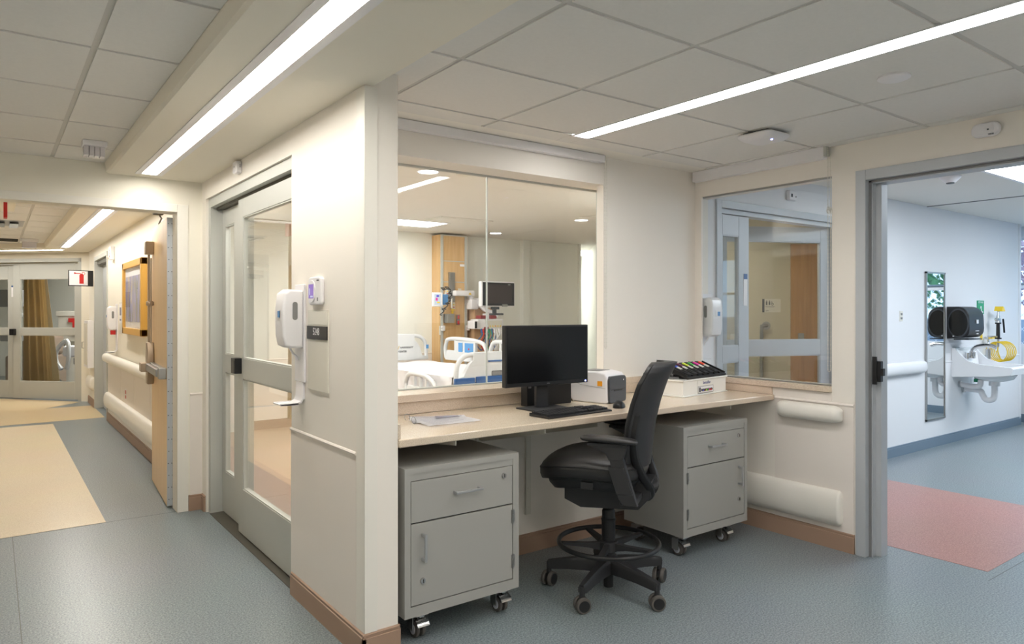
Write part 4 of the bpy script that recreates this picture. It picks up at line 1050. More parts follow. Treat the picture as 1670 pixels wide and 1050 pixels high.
# ---- thermostat / reader and room sign on the stub wall
th_ = thing('wall_display', 'white wall unit with a purple screen in an oval bezel', 'wall display', (XL, 3.058, 1.47))
b = MB(); b.prism(pill(3.058, 1.47, .072, .062, .018), XL-.022, XL, 'x', bev=.006, seg=3); b.build('body', 'white', th_, angle=50)
b = MB(); b.prism(pill(3.083, 1.468, .040, .050, .038), XL-.026, XL-.018, 'x', bev=.002); b.build('bezel', 'white', th_, angle=50)
b = MB(); b.box(XL-.0268, XL-.0258, 3.055, 3.112, 1.437, 1.500); b.build('screen', 'e_scr', th_, smooth=False)
b = MB(); b.box(XL-.0272, XL-.0267, 3.095, 3.102, 1.452, 1.482); b.box(XL-.0272, XL-.0267, 3.062, 3.09, 1.441, 1.448); b.build('readout', 'e_scr2', th_, smooth=False)
b = MB(); b.box(XL-.0232, XL-.0222, 3.0, 3.025, 1.513, 1.519); b.box(XL-.0232, XL-.0222, 3.012, 3.020, 1.424, 1.440); b.build('marks', 'dgrey', th_, smooth=False)
sg = thing('room_sign', 'cream room sign with a black strip reading 5248', 'sign', (XL, 3.052, 1.2))
b = MB(); b.box(XL-.008, XL, 2.932, 3.172, 1.022, 1.384, .0015); b.box(XL-.0095, XL-.0075, 2.945, 3.16, 1.318, 1.376, .0008); b.build('panel', 'offwhite', sg)
b = MB(); b.box(XL-.012, XL-.008, 2.932, 3.174, 1.252, 1.312); bp = b.build('number_strip', 'black', sg, smooth=False)
b = MB(); b.text('5248', .046, face((XL-.0123, 3.060, 1.286), (0, -1, 0), (0, 0, 1)), ext=.0003, sx=.85); b.build('lettering', 'white', bp, smooth=False)
b = MB(); b.text('...', .02, face((XL-.0123, 3.058, 1.263), (0, -1, 0), (0, 0, 1)), ext=.0003); b.build('braille', 'dgrey', bp, smooth=False)

# ---- hall ceiling emergency fixture
ef = thing('ceiling_emergency_light', 'white ceiling fixture with a ribbed clear lens near the corridor header', 'emergency light', (.465, 4.62, ZT))
b = MB(); b.box(.405, .525, 4.56, 4.66, ZT-.030, ZT, .004); b.build('base', 'white', ef)
b = MB()
for k in range(4): b.box(.412+k*.0265, .4365+k*.0265, 4.575, 4.645, ZT-.085, ZT-.029, .003)
b.build('lens', mat('ribbed_lens', (214, 210, 214), .2), ef)
ef = thing('ceiling_emergency_light', 'tiny white ceiling fixture at the far end of the corridor ceiling', 'emergency light', (.42, 11.3, ZT))
b = MB(); b.box(.30, .50, 11.3, 11.45, ZT-.04, ZT, .004); b.build('base', 'white', ef)
b = MB(); b.box(.32, .48, 11.32, 11.42, ZT-.12, ZT-.04, .004); b.build('lens', bpy.data.materials['ribbed_lens'], ef)

# ================================================================== THE CORRIDOR
# ---- wooden cross-corridor door leaf standing open
wd = thing('wooden_door', 'pale maple corridor door standing open with a metal push bar', 'door', (.985, 5.395, 0), math.atan2(.92, .058))
# local: x along the leaf away from the hinge, +y to the left (towards the corridor)
b = MB(); b.box(0.002, .93, -.045, 0, .012, 2.035); b.build('leaf', 'maplep', wd, world=False, smooth=False)
b = MB(); b.box(-.003, .002, -.045, .0, .012, 2.035); b.build('edge_strip', 'alub', wd, world=False, smooth=False)
b = MB()
for k in range(24):
    for y in (-.012, -.034): b.cyl((-.003, y+.004*(k % 2), .06+k*.084), (-.0055, y+.004*(k % 2), .06+k*.084), .0032, seg=8)
b.build('screws', 'dgrey', wd, world=False)
b = MB(); b.box(.0, .03, -.062, -.045, .012, 2.035)
for k in range(30): b.box(-.004, .0, -.060, -.050, .04+k*.067, .055+k*.067)
b.build('hinge', 'alub', wd, world=False, smooth=False)
pb = MB(); pb.cyl((.835, .032, 1.10), (.835, .032, 1.83), .0085); pb.cyl((.80, .020, 1.0), (.80, .020, 1.80), .006)
pb.box(.805, .865, 0, .05, 1.42, 1.46, .01); rod = pb.build('latch_rod', 'bronze', wd, world=False)
pb = MB(); pb.prism([(.79, 1.83), (.88, 1.83), (.895, 1.93), (.775, 1.93)], 0, .062, 'y', bev=.008); pb.build('top_latch', 'bronze', wd, world=False)
pb = MB(); pb.prism([(.79, .80), (.88, .80), (.90, .88), (.90, 1.05), (.87, 1.13), (.80, 1.13), (.77, 1.05), (.77, .88)], 0, .05, 'y', bev=.008); pb.box(.75, .90, .05, .095, .90, .97, .006); pb.build('latch_case', 'bronze', wd, world=False)
pb = MB(); pb.box(.06, .82, .0, .032, .905, .975, .004); pb.box(.10, .80, .032, .062, .912, .968, .006); pb.box(.02, .10, .0, .05, .90, .98, .006); pb.build('push_bar', 'steel', wd, world=False)
cl = thing('door_closer_arm', 'dark metal closer arm above the open wooden door', 'door closer', (1.0, 5.6, 2.05))
b = MB(); b.tube([(.93, 5.40, 2.06), (.99, 5.62, 2.052), (1.03, 5.95, 2.048)], .006, 6); b.box(.90, .96, 5.38, 5.43, 2.05, 2.066); b.build('arm', 'alud', cl)
# ---- picture
pic = thing('framed_picture', 'framed abstract landscape print in a honey wood frame', 'picture', (1.177, 7.95, 1.5))
y0, y1, z0, z1 = 7.36, 8.56, 1.14, 1.885; x = 1.177
b = MB(); w_ = .065
b.box(x-.055, x, y0, y0+w_, z0, z1, .004); b.box(x-.055, x, y1-w_, y1, z0, z1, .004); b.box(x-.055, x, y0, y1, z0, z0+w_, .004); b.box(x-.055, x, y0, y1, z1-w_, z1, .004); b.build('frame', 'honey', pic)
b = MB(); b.box(x-.03, x-.02, y0+w_, y1-w_, z0+w_, z1-w_); b.build('mat_board', 'paper', pic, smooth=False)
am, nt, bb_ = new_mat('abstract_print')
tc = nt.nodes.new('ShaderNodeTexCoord'); mp = nt.nodes.new('ShaderNodeMapping'); mp.inputs['Scale'].default_value = (1, 9, 2.2); mp.inputs['Rotation'].default_value = (R(18), 0, 0)
nn = nt.nodes.new('ShaderNodeTexNoise'); nn.inputs['Scale'].default_value = 1.3; nn.inputs['Detail'].default_value = 5; nn.inputs['Distortion'].default_value = .8
cr_ = nt.nodes.new('ShaderNodeValToRGB'); e = cr_.color_ramp.elements; e[0].position = .28; e[0].color = rgb(84, 96, 66); e[1].position = .74; e[1].color = rgb(216, 214, 226)
for p_, c_ in ((.38, (150, 140, 70)), (.46, (150, 152, 196)), (.55, (172, 164, 206)), (.64, (196, 176, 116))): e_ = cr_.color_ramp.elements.new(p_); e_.color = rgb(*c_)
nt.links.new(tc.outputs['Object'], mp.inputs[0]); nt.links.new(mp.outputs[0], nn.inputs['Vector']); nt.links.new(nn.outputs['Fac'], cr_.inputs[0]); nt.links.new(cr_.outputs[0], bb_.inputs['Base Color'])
b = MB(); b.box(x-.033, x-.0295, y0+.11, y1-.10, z0+.13, z1-.15); b.build('print', am, pic, smooth=False)
b = MB(); b.box(x-.045, x-.042, y0+w_, y1-w_, z0+w_, z1-w_); b.build('glazing', 'glassp', pic, smooth=False)
# ---- notices, alarm, switch
b = MB(); b.box(1.172, 1.177, 8.93, 9.15, 1.12, 1.48, .001); nh = tag(b.build('notice_holder', 'offwhite'), 'clear wall holder with paper notices left of the picture', 'notice')
b = MB(); b.box(1.170, 1.172, 8.95, 9.13, 1.24, 1.46); b.build('notice', 'paper', nh, smooth=False, world=False)
b = MB(); b.box(1.169, 1.170, 8.98, 9.10, 1.27, 1.29); b.box(1.169, 1.170, 8.98, 9.10, 1.33, 1.42); b.build('print', 'ink', nh, smooth=False, world=False)
al = thing('fire_alarm', 'white wall alarm with red lettering beside the corridor doorway', 'alarm', (1.177, 9.62, 2.08))
b = MB(); b.box(1.13, 1.177, 9.56, 9.70, 1.99, 2.15, .008); b.build('body', 'white', al)
b = MB(); b.text('FIRE', .05, face((1.1295, 9.63, 2.07), (0, 0, -1), (0, -1, 0)), ext=.0005); b.build('lettering', 'red', al, smooth=False)
b = MB(); b.cyl((1.125, 9.66, 2.02), (1.10, 9.66, 2.02), .018); b.build('strobe', 'offwhite', al)
b = MB(); b.box(1.172, 1.177, 8.63, 8.71, .41, .53, .001); so = tag(b.build('wall_outlet', 'white'), 'wall outlet with red sockets under the corridor handrail', 'outlet')
b = MB(); b.box(1.169, 1.172, 8.65, 8.69, .425, .46); b.box(1.169, 1.172, 8.65, 8.69, .475, .515); b.build('socket', 'red', so, smooth=False, world=False)
# ---- extinguisher sign
sg = thing('fire_extinguisher_sign', 'projecting white sign with a red fire extinguisher picture', 'sign', (1.0, 11.5, 1.83))
mm = Matrix.Translation((1.142, 11.78, 1.86)) @ Matrix.Rotation(R(8), 4, 'Z')
b = MB(); b.box(-.275, .035, .0, .012, -.125, .10, m=mm); b.box(-.03, .035, -.004, .05, -.125, .10, m=mm); b.build('plate', 'black', sg, smooth=False)
b = MB(); b.box(-.265, -.035, -.003, 0, -.113, .09, m=mm); b.build('face', 'paper', sg, smooth=False)
b = MB(); b.box(-.14, -.085, -.0045, -.003, -.09, .03, m=mm); b.prism([(-.14, .03), (-.085, .03), (-.10, .052), (-.125, .052)], -.0045, -.003, 'y', m=mm); b.box(-.20, -.125, -.0045, -.003, .052, .062, m=mm); b.prism([(-.205, .045), (-.205, .072), (-.165, .058)], -.0045, -.003, 'y', m=mm); b.torus((0, 0, 0), .018, .003, 20, 6, m=mm @ Matrix.Translation((-.09, -.0045, .055)) @ Matrix.Rotation(PI/2, 4, 'X'))
b.build('pictogram', 'red', sg, smooth=False)
# ---- wall cabinet (extinguisher)
ec = thing('extinguisher_cabinet', 'slim white wall cabinet at the corridor end below the sign', 'cabinet', (1.177, 12.0, .9))
b = MB(); b.box(1.10, 1.177, 11.70, 12.18, .56, 1.24, .004); b.build('body', 'white', ec)
b = MB(); b.box(1.092, 1.10, 11.74, 12.14, .60, 1.20, .002); b.build('door', 'offwhite', ec)
b = MB(); b.tube([(1.092, 12.14, .83), (1.07, 12.14, .83), (1.07, 12.14, .92), (1.092, 12.14, .92)], .006, 6); b.build('handle', 'grey2', ec)
# ---- exit sign seen edge-on, hanging behind the header
ex = thing('exit_sign', 'black-topped sign with a red vertical bar hanging behind the header', 'exit sign', (.1, 7.2, ZT))
b = MB(); b.box(.0, .16, 7.0, 7.12, ZT-.03, ZT, .004); b.box(.03, .13, 6.98, 7.14, ZT-.05, ZT-.03, .004); b.build('canopy', 'black', ex)
b = MB(); b.box(.075, .10, 7.0, 7.12, ZT-.20, ZT-.05); b.build('panel', 'red', ex, smooth=False)
b = MB(); b.box(-.6, .17, 7.10, 8.2, ZT-.012, ZT, .002); tag(b.build('ceiling_hatch', 'ceilpaint'), 'beige access hatch in the corridor ceiling above the exit sign', 'ceiling hatch')
# ---- corridor ceiling louvre light, vent
lt = thing('louvred_ceiling_light', 'louvred silver ceiling light in the corridor tiles', 'ceiling light', (0, 9.4, ZT))
b = MB(); b.box(-.35, .28, 9.1, 9.7, ZT-.004, ZT, .001); b.build('frame', 'alub', lt)
b = MB()
for k in range(5): b.prism([(9.18+0*k, ZT-.03), (9.62, ZT-.03), (9.55, ZT-.004), (9.25, ZT-.004)], -.33+k*.12, -.25+k*.12, 'x')
b.build('louvre', 'chrome', lt, smooth=False)
b = MB(); b.box(-.6, .28, 11.45, 11.75, ZT-.01, ZT, mi=1)
for k in range(4): b.box(-.6, .28, 11.47+k*.07, 11.49+k*.07, ZT-.018, ZT-.008, mi=0)
tag(b.build('ceiling_vent', ['alud', 'black'], smooth=False), 'black slotted air vent in the corridor ceiling', 'vent')

# ================================================================== ROOM ONE (behind the big window)
# ---- hospital bed
bd = thing('hospital_bed', 'white hospital bed with blue bumpers and a white sheet', 'bed', (4.0, 6.8, 0))
X0, X1, Y0, Y1 = 3.53, 4.46, 5.72, 7.85
b = MB(); b.box(X0+.02, X1-.02, Y0, Y1, .58, .74, .05, seg=4); b.build('mattress', 'sheet', bd, angle=60)
# draped sheet with folds
b = MB(); nx, ny = 56, 60; G = []
for i in range(nx+1):
    row = []
    u = -1.22+2.44*i/nx
    for j in range(ny+1):
        y = Y0+.0+(Y1-Y0-.05)*j/ny
        cxx = (X0+X1)/2; hw = (X1-X0)/2
        if abs(u) <= 1: x_ = cxx+u*hw; z_ = .752+.006*math.sin(y*7+u*3)+.004*math.sin(y*17-u*9)
        else:
            d = (abs(u)-1)*hw*2.1; x_ = cxx+math.copysign(hw+.012+.018*math.sin(y*11+d*14)*min(1, d*8)+.012*math.sin(y*27+d*30)*min(1, d*8), u); z_ = .748-d+.02*math.sin(y*4)*d*4
        row.append(b.bm.verts.new((x_, y, z_)))
    G.append(row)
for i in range(nx):
    for j in range(ny): b.bm.faces.new((G[i][j], G[i+1][j], G[i+1][j+1], G[i][j+1]))
b.build('bed_sheet', 'sheet', bd, angle=70)
b = MB(); b.box(X0+.05, X1-.05, Y0-.05, Y1+.05, .44, .58, .02); b.box(X0+.15, X1-.15, Y0+.2, Y1-.2, .20, .30, .02)
for y in (Y0+.35, Y1-.35): b.prism([(y-.08, .25), (y+.08, .25), (y+.04, .48), (y-.04, .48)], 3.75, 4.25, 'x')
b.build('bed_frame', 'grey2', bd)
for (x, y) in ((X0+.12, Y0+.15), (X1-.12, Y0+.15), (X0+.12, Y1-.15), (X1-.12, Y1-.15)):
    b = MB(); b.lathe([(.05, -.02), (.07, -.018), (.07, .018), (.05, .02)], (x, y, .07), 20, q=Euler((0, PI/2, 0)).to_matrix()); b.cyl((x, y, .09), (x, y, .22), .03); b.build('caster', 'grey2', bd)
def loop_board(mb, m, w_, h_, hole=True, sc_=1):
    pass
# footboard (nearest the window), with corner grip openings
b = MB(); yf = Y0-.09
def board(mb, y, z0, z1, th, xa, xb, r_):
    # outer outline minus two corner grips: build as centre panel + tube corners
    mb.prism([(xa+.20, z0), (xb-.20, z0), (xb-.20, z1), (xa+.20, z1)], y-th/2, y+th/2, 'y', bev=.008)
    for s_, xe in ((1, xa), (-1, xb)):
        P_ = [(xe+s_*.215, z1-.022), (xe+s_*.12, z1-.035), (xe+s_*.05, z1-.09), (xe+s_*.025, z1-.17), (xe+s_*.02, z0+.02)]
        mb.tube([(p[0], y, p[1]) for p in P_], .024, 10, rz=.024, smooth=5)
        mb.prism([(xe+s_*.0, z0), (xe+s_*.21, z0), (xe+s_*.21, z1-.07), (xe+s_*.16, z1-.11), (xe+s_*.12, z1-.17), (xe+s_*.09, z0+.06), (xe+s_*.0, z0+.04)], y-th/2, y+th/2, 'y', bev=.006)
board(b, yf, .70, .985, .05, 3.49, 4.52, .1); fb = b.build('footboard', 'bed', bd, angle=50)
b = MB(); b.box(3.475, 3.70, yf-.04, yf-.01, .675, .745, .008); b.box(3.715, 4.53, yf-.045, yf-.01, .675, .752, .008); b.build('bumper', 'blue', fb)
b = MB(); b.box(3.86, 4.45, yf-.034, yf-.025, .888, .903); b.build('stripe', 'blue', fb, smooth=False)
b = MB(); b.box(4.05, 4.25, yf-.032, yf-.025, .83, .85); b.box(3.90, 4.4, yf-.03, yf-.024, .745, .80, .01); b.build('control_recess', 'grey2', fb, smooth=False)
# headboard with lettering
b = MB(); yh = Y1+.06
board(b, yh, .76, 1.09, .05, 3.50, 4.50, .1); hb = b.build('headboard', 'bed', bd, angle=50)
b = MB(); b.text('V', .072, face((4.065, yh-.027, .918), (1, 0, 0), (0, 0, 1)), ext=.001); b.build('emblem', 'gold', hb, smooth=False)
b = MB(); b.text('UNIVERSITY', .034, face((4.097, yh-.027, .922), (1, 0, 0), (0, 0, 1)), ext=.0015, align='LEFT', sx=1.0); b.text('AL CENTER', .034, face((4.03, yh-.027, .872), (1, 0, 0), (0, 0, 1)), ext=.0015, align='LEFT', sx=.9); b.build('lettering', 'dgrey', hb, smooth=False)
b = MB(); b.box(4.465, 4.50, yh-.03, yh-.024, .90, .95); b.build('button', 'sky', hb, smooth=False)
# side rails
def srail(x, y0, y1, z0, z1, panels):
    b = MB(); t_ = .024
    P_ = [(y1-.02, z0), (y1+.0, z0+.10), (y1-.02, z1-.06), (y1-.09, z1), ((y0+y1)/2, z1+.006), (y0+.16, z1-.02), (y0+.06, z1-.09), (y0, z0)]
    b.tube([(x, p[0], p[1]) for p in P_], t_, 10, rz=t_, smooth=5)
    b.prism([(y0+.02, z0-.02), (y1-.02, z0-.02), (y1-.06, z0+.10), (y0+.10, z0+.10)], x-.02, x+.02, 'x', bev=.006)
    for k in range(1, 4):
        yy = y0+.10+(y1-y0-.22)*k/3.6; b.box(x-.015, x+.015, yy-.015, yy+.015, z0+.05, z1-.01, .004)
    o = b.build('side_rail', 'bed', bd, angle=55)
    if panels:
        ym = (y0+y1)/2
        b = MB(); b.box(x-.018, x+.018, ym-.22, ym+.24, z0+.06, z1-.015, .004); b.build('control_housing', 'bed', o)
        b = MB(); b.box(x-.022, x-.018, ym-.18, ym+.0, z0+.09, z1-.035); b.box(x-.022, x-.018, ym+.05, ym+.14, z0+.09, z1-.035); b.build('button_panel', 'sky', o, smooth=False)
        b = MB(); b.cyl((x-.022, ym-.09, z0+.13), (x-.024, ym-.09, z0+.13), .012); b.build('call_button', 'red', o)
srail(4.52, 6.55, 7.50, .80, 1.035, True)
srail(4.52, 5.78, 6.52, .80, 1.03, False)
srail(3.44, 5.84, 6.50, .52, .735, False)
# ---- headwall column with wood panels
hc = thing('headwall_column', 'tall maple panelled medical service column with grey channels', 'headwall', (4.94, 8.15, 0))
cx0, cx1, cyf = 4.80, 5.24, 8.11
b = MB(); b.box(cx0, cx1, cyf, 8.319, 0.1, 2.40); b.build('panel', 'maple', hc, smooth=False)
b = MB()
for x in (cx0+.01, cx1-.05): b.box(x, x+.04, cyf-.012, cyf+.001, .1, 2.40, .002)
for z in (2.395, 2.05, 1.77, 1.0): b.box(cx0+.05, cx1-.05, cyf-.004, cyf+.001, z-.006, z+.006)
b.build('channel', 'alu', hc, smooth=False)
for (x, z, w_, h_, mt) in ((4.91, 1.63, .05, .09, 'offwhite'), (5.11, 1.64, .05, .09, 'offwhite'), (5.01, 1.45, .05, .09, 'offwhite'), (5.15, 2.0, .07, .03, 'paper'), (4.803, 1.12, .03, .12, 'offwhite')):
    b = MB(); b.box(x-w_/2, x+w_/2, cyf-.01, cyf, z-h_/2, z+h_/2, .003); o = b.build('outlet_plate', mt, hc)
    if h_ > .08 and w_ > .04:
        b = MB(); b.cyl((x, cyf-.012, z+.015), (x, cyf-.02, z+.015), .009, seg=10); b.build('port', 'yellow', o); b = MB(); b.cyl((x, cyf-.012, z-.02), (x, cyf-.02, z-.02), .009, seg=10); b.build('port', 'red', o)
b = MB(); b.box(5.06, 5.11, cyf-.012, cyf, 1.19, 1.33, .003); o = b.build('outlet_plate', 'grey2', hc); b = MB(); b.box(5.07, 5.10, cyf-.018, cyf-.011, 1.20, 1.25, .003); b.box(5.07, 5.10, cyf-.018, cyf-.011, 1.27, 1.32, .003); b.build('socket', 'red', o)
b = MB(); b.box(4.86, 4.97, cyf-.10, cyf-.0, 1.22, 1.34, .004); b.build('junction_box', 'steel', hc)
b = MB()
for x, z in ((4.83, 1.15), (5.22, 1.15), (5.22, 1.50)): b.box(x-.02, x+.02, cyf-.06, cyf-.01, z-.035, z+.035, .006); b.cyl((x-.02, cyf-.05, z), (x-.035, cyf-.05, z), .012, seg=10)
b.build('rail_clamp', 'white', hc)
# yellow and green gas fittings with short tubes
gf = thing('gas_flow_fitting', 'yellow and clear gas fitting plugged into the maple column', 'flowmeter', (4.96, cyf-.03, 1.45))
b = MB(); b.cyl((4.955, cyf-.05, 1.42), (4.955, cyf-.05, 1.55), .012); b.build('tube', 'offwhite', gf)
b = MB(); b.cyl((4.965, cyf-.05, 1.35), (4.975, cyf-.05, 1.41), .018, .010, 10); b.cyl((4.97, cyf-.05, 1.30), (4.97, cyf-.05, 1.36), .007); b.box(4.955, 5.0, cyf-.07, cyf-.02, 1.385, 1.40, .003); b.build('knob', 'yellow', gf)
gf = thing('gas_flow_fitting', 'green gas fitting plugged in beside the coiled black hose', 'flowmeter', (4.86, cyf-.03, 1.54))
b = MB(); b.cyl((4.865, cyf-.04, 1.52), (4.865, cyf-.04, 1.63), .011); b.build('tube', 'offwhite', gf)
b = MB(); b.cyl((4.86, cyf-.04, 1.53), (4.89, cyf-.05, 1.55), .014); b.cyl((4.875, cyf-.05, 1.47), (4.875, cyf-.05, 1.53), .008, .014, 10); b.build('knob', 'green', gf)
# vertical channel with articulated arm and patient monitor
wa = thing('articulated_monitor_mount', 'white articulated wall arm carrying the patient monitor', 'monitor mount', (4.99, cyf, 1.6))
b = MB(); b.box(4.93, 5.02, cyf-.035, cyf-.001, 1.50, 1.90, .004); b.box(4.965, 4.985, cyf-.038, cyf-.034, 1.62, 1.88); b.build('wall_channel', 'steel', wa)
b = MB(); b.box(4.97, 5.27, cyf-.14, cyf-.04, 1.58, 1.655, .015); b.cyl((5.24, cyf-.09, 1.50), (5.24, cyf-.09, 1.58), .035); b.box(5.20, 5.32, cyf-.16, cyf-.02, 1.40, 1.54, .02)
b.tube([(5.30, cyf-.1, 1.52), (5.42, cyf-.14, 1.40), (5.56, cyf-.28, 1.32)], .035, 10, rz=.03); b.cyl((5.34, cyf-.17, 1.51), (5.34, cyf-.02, 1.51), .05); b.build('arm', 'white', wa)
b = MB(); b.text('!', .02, face((5.19, cyf-.1415, 1.61), (1, 0, 0), (0, 0, 1)), ext=.0005); b.prism([(5.165, 1.60), (5.215, 1.60), (5.19, 1.63)], cyf-.1415, cyf-.14, 'y'); b.build('warning_mark', 'yellow', wa, smooth=False)
pm = thing('patient_monitor', 'wide patient monitor with a white bezel and dark screen', 'patient monitor', (5.40, 7.62, 1.6), R(4))
b = MB(); b.box(-.29, .29, -.02, .05, -.165, .17, .018, seg=4); b.build('housing', 'white', pm, world=False)
b = MB(); b.box(-.27, .27, -.0235, -.018, -.150, .155, .004); b.build('bezel', 'black', pm, world=False)
b = MB(); b.box(-.205, .225, -.025, -.0232, -.120, .125); b.build('screen', mat('brown_screen', (66, 54, 52), .3), pm, world=False, smooth=False)
b = MB(); b.box(.16, .20, -.026, -.0235, .125, .138); b.box(.05, .14, -.05, -.02, -.165, -.13, .01); b.build('buttons', 'steel', pm, world=False)
b = MB(); b.box(-.09, .03, .0, .04, -.20, -.165, .004); b.box(-.06, -.02, .0, .04, -.25, -.2); b.box(-.11, .08, -.03, .05, -.275, -.25, .008); b.build('mount', 'dgrey', pm, world=False)
# module rack with hanging leads
mr = thing('monitor_module_rack', 'white module rack with ports hung below the patient monitor', 'module rack', (5.42, 7.85, 1.15))
b = MB(); b.box(5.20, 5.62, 7.80, 7.98, 1.135, 1.27, .008); b.box(5.14, 5.21, 7.78, 7.96, 1.14, 1.25, .01); b.box(5.38, 5.42, 7.85, 7.95, 1.27, 1.345); b.build('housing', 'white', mr)
b = MB(); b.box(5.142, 5.175, 7.776, 7.781, 1.15, 1.24); b.build('display', 'black', mr, smooth=False)
b = MB(); b.box(5.36, 5.60, 7.797, 7.801, 1.15, 1.25); b.build('panel', 'offwhite', mr, smooth=False)
for k in range(5):
    b = MB(); b.cyl((5.40+k*.042, 7.80, 1.175), (5.40+k*.042, 7.792, 1.175), .010, seg=12); b.build('port', ['yellow', 'yellow', 'orange', 'yellow', 'yellow'][k], mr)
b = MB(); b.box(5.27, 5.37, 7.83, 7.95, 1.275, 1.32, .004); b.box(5.43, 5.53, 7.83, 7.95, 1.275, 1.32, .004); b.box(5.30, 5.37, 7.79, 7.80, 1.135, 1.165); b.build('red_module', mat('dark_red_plastic', (150, 60, 62), .5), mr)
b = MB(); b.box(5.28, 5.62, 8.0, 8.3, .45, 1.42, .02); tag(b.build('equipment_cart', 'skin'), 'tan equipment panel standing behind the cable bundle', 'cart')
for k, (mt, x, lb) in enumerate((('blue', 5.24, 'blue patient lead looping down from the module rack'), ('dgrey', 5.30, 'grey patient lead hanging leftmost under the rack'), ('green', 5.36, 'green patient lead hanging straight down'), ('white', 5.45, 'white patient lead looping under the rack centre'), ('blue', 5.41, 'second blue patient lead hanging beside the white ones'), ('white', 5.53, 'white patient lead at the right end of the rack'), ('red', 5.27, 'red patient lead among the hanging cables'))):
    b = MB(); s_ = random.uniform(.03, .09)
    b.tube([(x+.02, 7.80, 1.135), (x+.01, 7.77, 1.06), (x-s_, 7.76, .96), (x-s_*.3, 7.75, .86), (x+.05, 7.76, .92), (x+.06, 7.77, 1.02), (x+.05, 7.80, 1.13)], .007, 6, smooth=5)
    b.cyl((x+.02, 7.80, 1.14), (x+.015, 7.79, 1.085), .012, seg=8)
    tag(b.build('patient_lead', mt), lb, 'cable', 'leads hanging under the module rack')
# small device with coiled hose left of the column
sd = thing('wall_vitals_unit', 'small white display unit with a coiled black hose left of the column', 'vitals monitor', (4.66, 7.9, 1.53))
b = MB(); b.box(4.55, 4.70, 7.86, 7.90, 1.435, 1.62, .012); b.build('housing', 'white', sd)
b = MB(); b.box(4.572, 4.665, 7.857, 7.861, 1.46, 1.60); b.build('screen', 'e_scr2', sd, smooth=False)
b = MB(); b.box(4.59, 4.62, 7.855, 7.858, 1.51, 1.55); b.build('red_readout', 'tone_pink', sd, smooth=False); b = MB(); b.box(4.60, 4.64, 7.855, 7.858, 1.56, 1.585); b.build('readout', 'tone_violet', sd, smooth=False); b = MB(); b.box(4.61, 4.65, 7.855, 7.858, 1.48, 1.50); b.build('readout', 'yellow', sd, smooth=False)
b = MB(); b.box(4.70, 4.82, 7.92, 8.0, 1.46, 1.60, .01); b.build('pump', 'sky', sd)
b = MB(); co = []
for i in range(140):
    q = i/140; a = q*14*2*PI; base = Vector((4.68+.13*math.sin(q*PI*1.05), 7.86, 1.66-.33*max(0, q-.25)/.75+.03*math.sin(q*PI)))
    co.append(base+Vector((.018*math.cos(a), .018*math.sin(a), .018*math.sin(a*.5))))
b.tube(co, .007, 6); b.build('coiled_hose', 'black', sd)
# big sliding wall panel and pilaster at the right of the room
b = MB(); b.box(6.42, 7.42, 8.285, 8.319, 0.0, 2.43, .003); b.box(7.42, 7.47, 8.27, 8.32, 0, 2.43); struct(b.build('trim_12', 'wallroom', smooth=False))
b = MB(); b.box(6.30, 6.42, 8.24, 8.319, 0, 2.43, .004); struct(b.build('trim_13', 'wallroom', smooth=False))
# curtain and rail near the sliding door
ctn = thing('privacy_curtain', 'tan privacy curtain gathered inside the near patient room', 'curtain', (3.9, 6.5, 0))
def drape(mb, pts, z0, z1, amp=.03, freq=46, flare=1.0, thk=.004):
    n = 120; P_ = catmull([Vector((*p, 0)) for p in pts], n//(len(pts)-1)); top = []; bot = []
    rowsz = 9; G = []
    for k in range(rowsz+1):
        z = z1+(z0-z1)*k/rowsz; r_ = []
        for i, p in enumerate(P_):
            t_ = i/len(P_); nrm = Vector((0, 0, 0)); a_ = P_[min(i+1, len(P_)-1)]-P_[max(i-1, 0)]; nrm = Vector((-a_.y, a_.x, 0)).normalized()
            q_ = p+nrm*amp*math.sin(t_*freq)*(.7+.5*k/rowsz); q_ = P_[0]+(q_-P_[0])*(1+(flare-1)*k/rowsz)
            r_.append(mb.bm.verts.new((q_.x, q_.y, z)))
        G.append(r_)
    for k in range(rowsz):
        for i in range(len(P_)-1): mb.bm.faces.new((G[k][i], G[k][i+1], G[k+1][i+1], G[k+1][i]))
    bmesh.ops.solidify(mb.bm, geom=mb.bm.faces[:], thickness=thk)
b = MB(); drape(b, [(2.53, 7.4), (2.57, 7.15)], .25, 1.90, .025, 30); b.build('cloth', 'curtain', ctn, angle=70)
b = MB(); drape(b, [(2.53, 7.4), (2.57, 7.15)], 1.86, 2.30, .02, 30); b.build('net', 'mesh', ctn, angle=70)
b = MB(); b.tube([(1.40, 7.3, 2.30), (2.9, 7.3, 2.30)], .012, 8); b.cyl((1.6, 7.3, 2.30), (1.6, 7.3, 2.43), .008); b.cyl((2.8, 7.3, 2.30), (2.8, 7.3, 2.43), .008); b.build('rail', 'white', ctn)
ctn.location = ctn.location

# ================================================================== BLUE-LIT ROOM
mi_ = thing('wall_mirror', 'tall narrow wall mirror in a thin metal frame', 'mirror', (7.84, 3.2, 1.03))
b = MB(); x0, x1, z0, z1 = 7.50, 7.93, .275, 1.775; y = 3.2
b.box(x0, x0+.018, y-.02, y-.001, z0, z1); b.box(x1-.018, x1, y-.02, y-.001, z0, z1); b.box(x0, x1, y-.02, y-.001, z0, z0+.018); b.box(x0, x1, y-.02, y-.001, z1-.018, z1); b.build('frame', 'steel', mi_, smooth=False)
MB().box(x0+.018, x1-.018, y-.014, y-.003, z0+.018, z1-.018).build('mirror_glass', 'mirror', mi_, smooth=False)
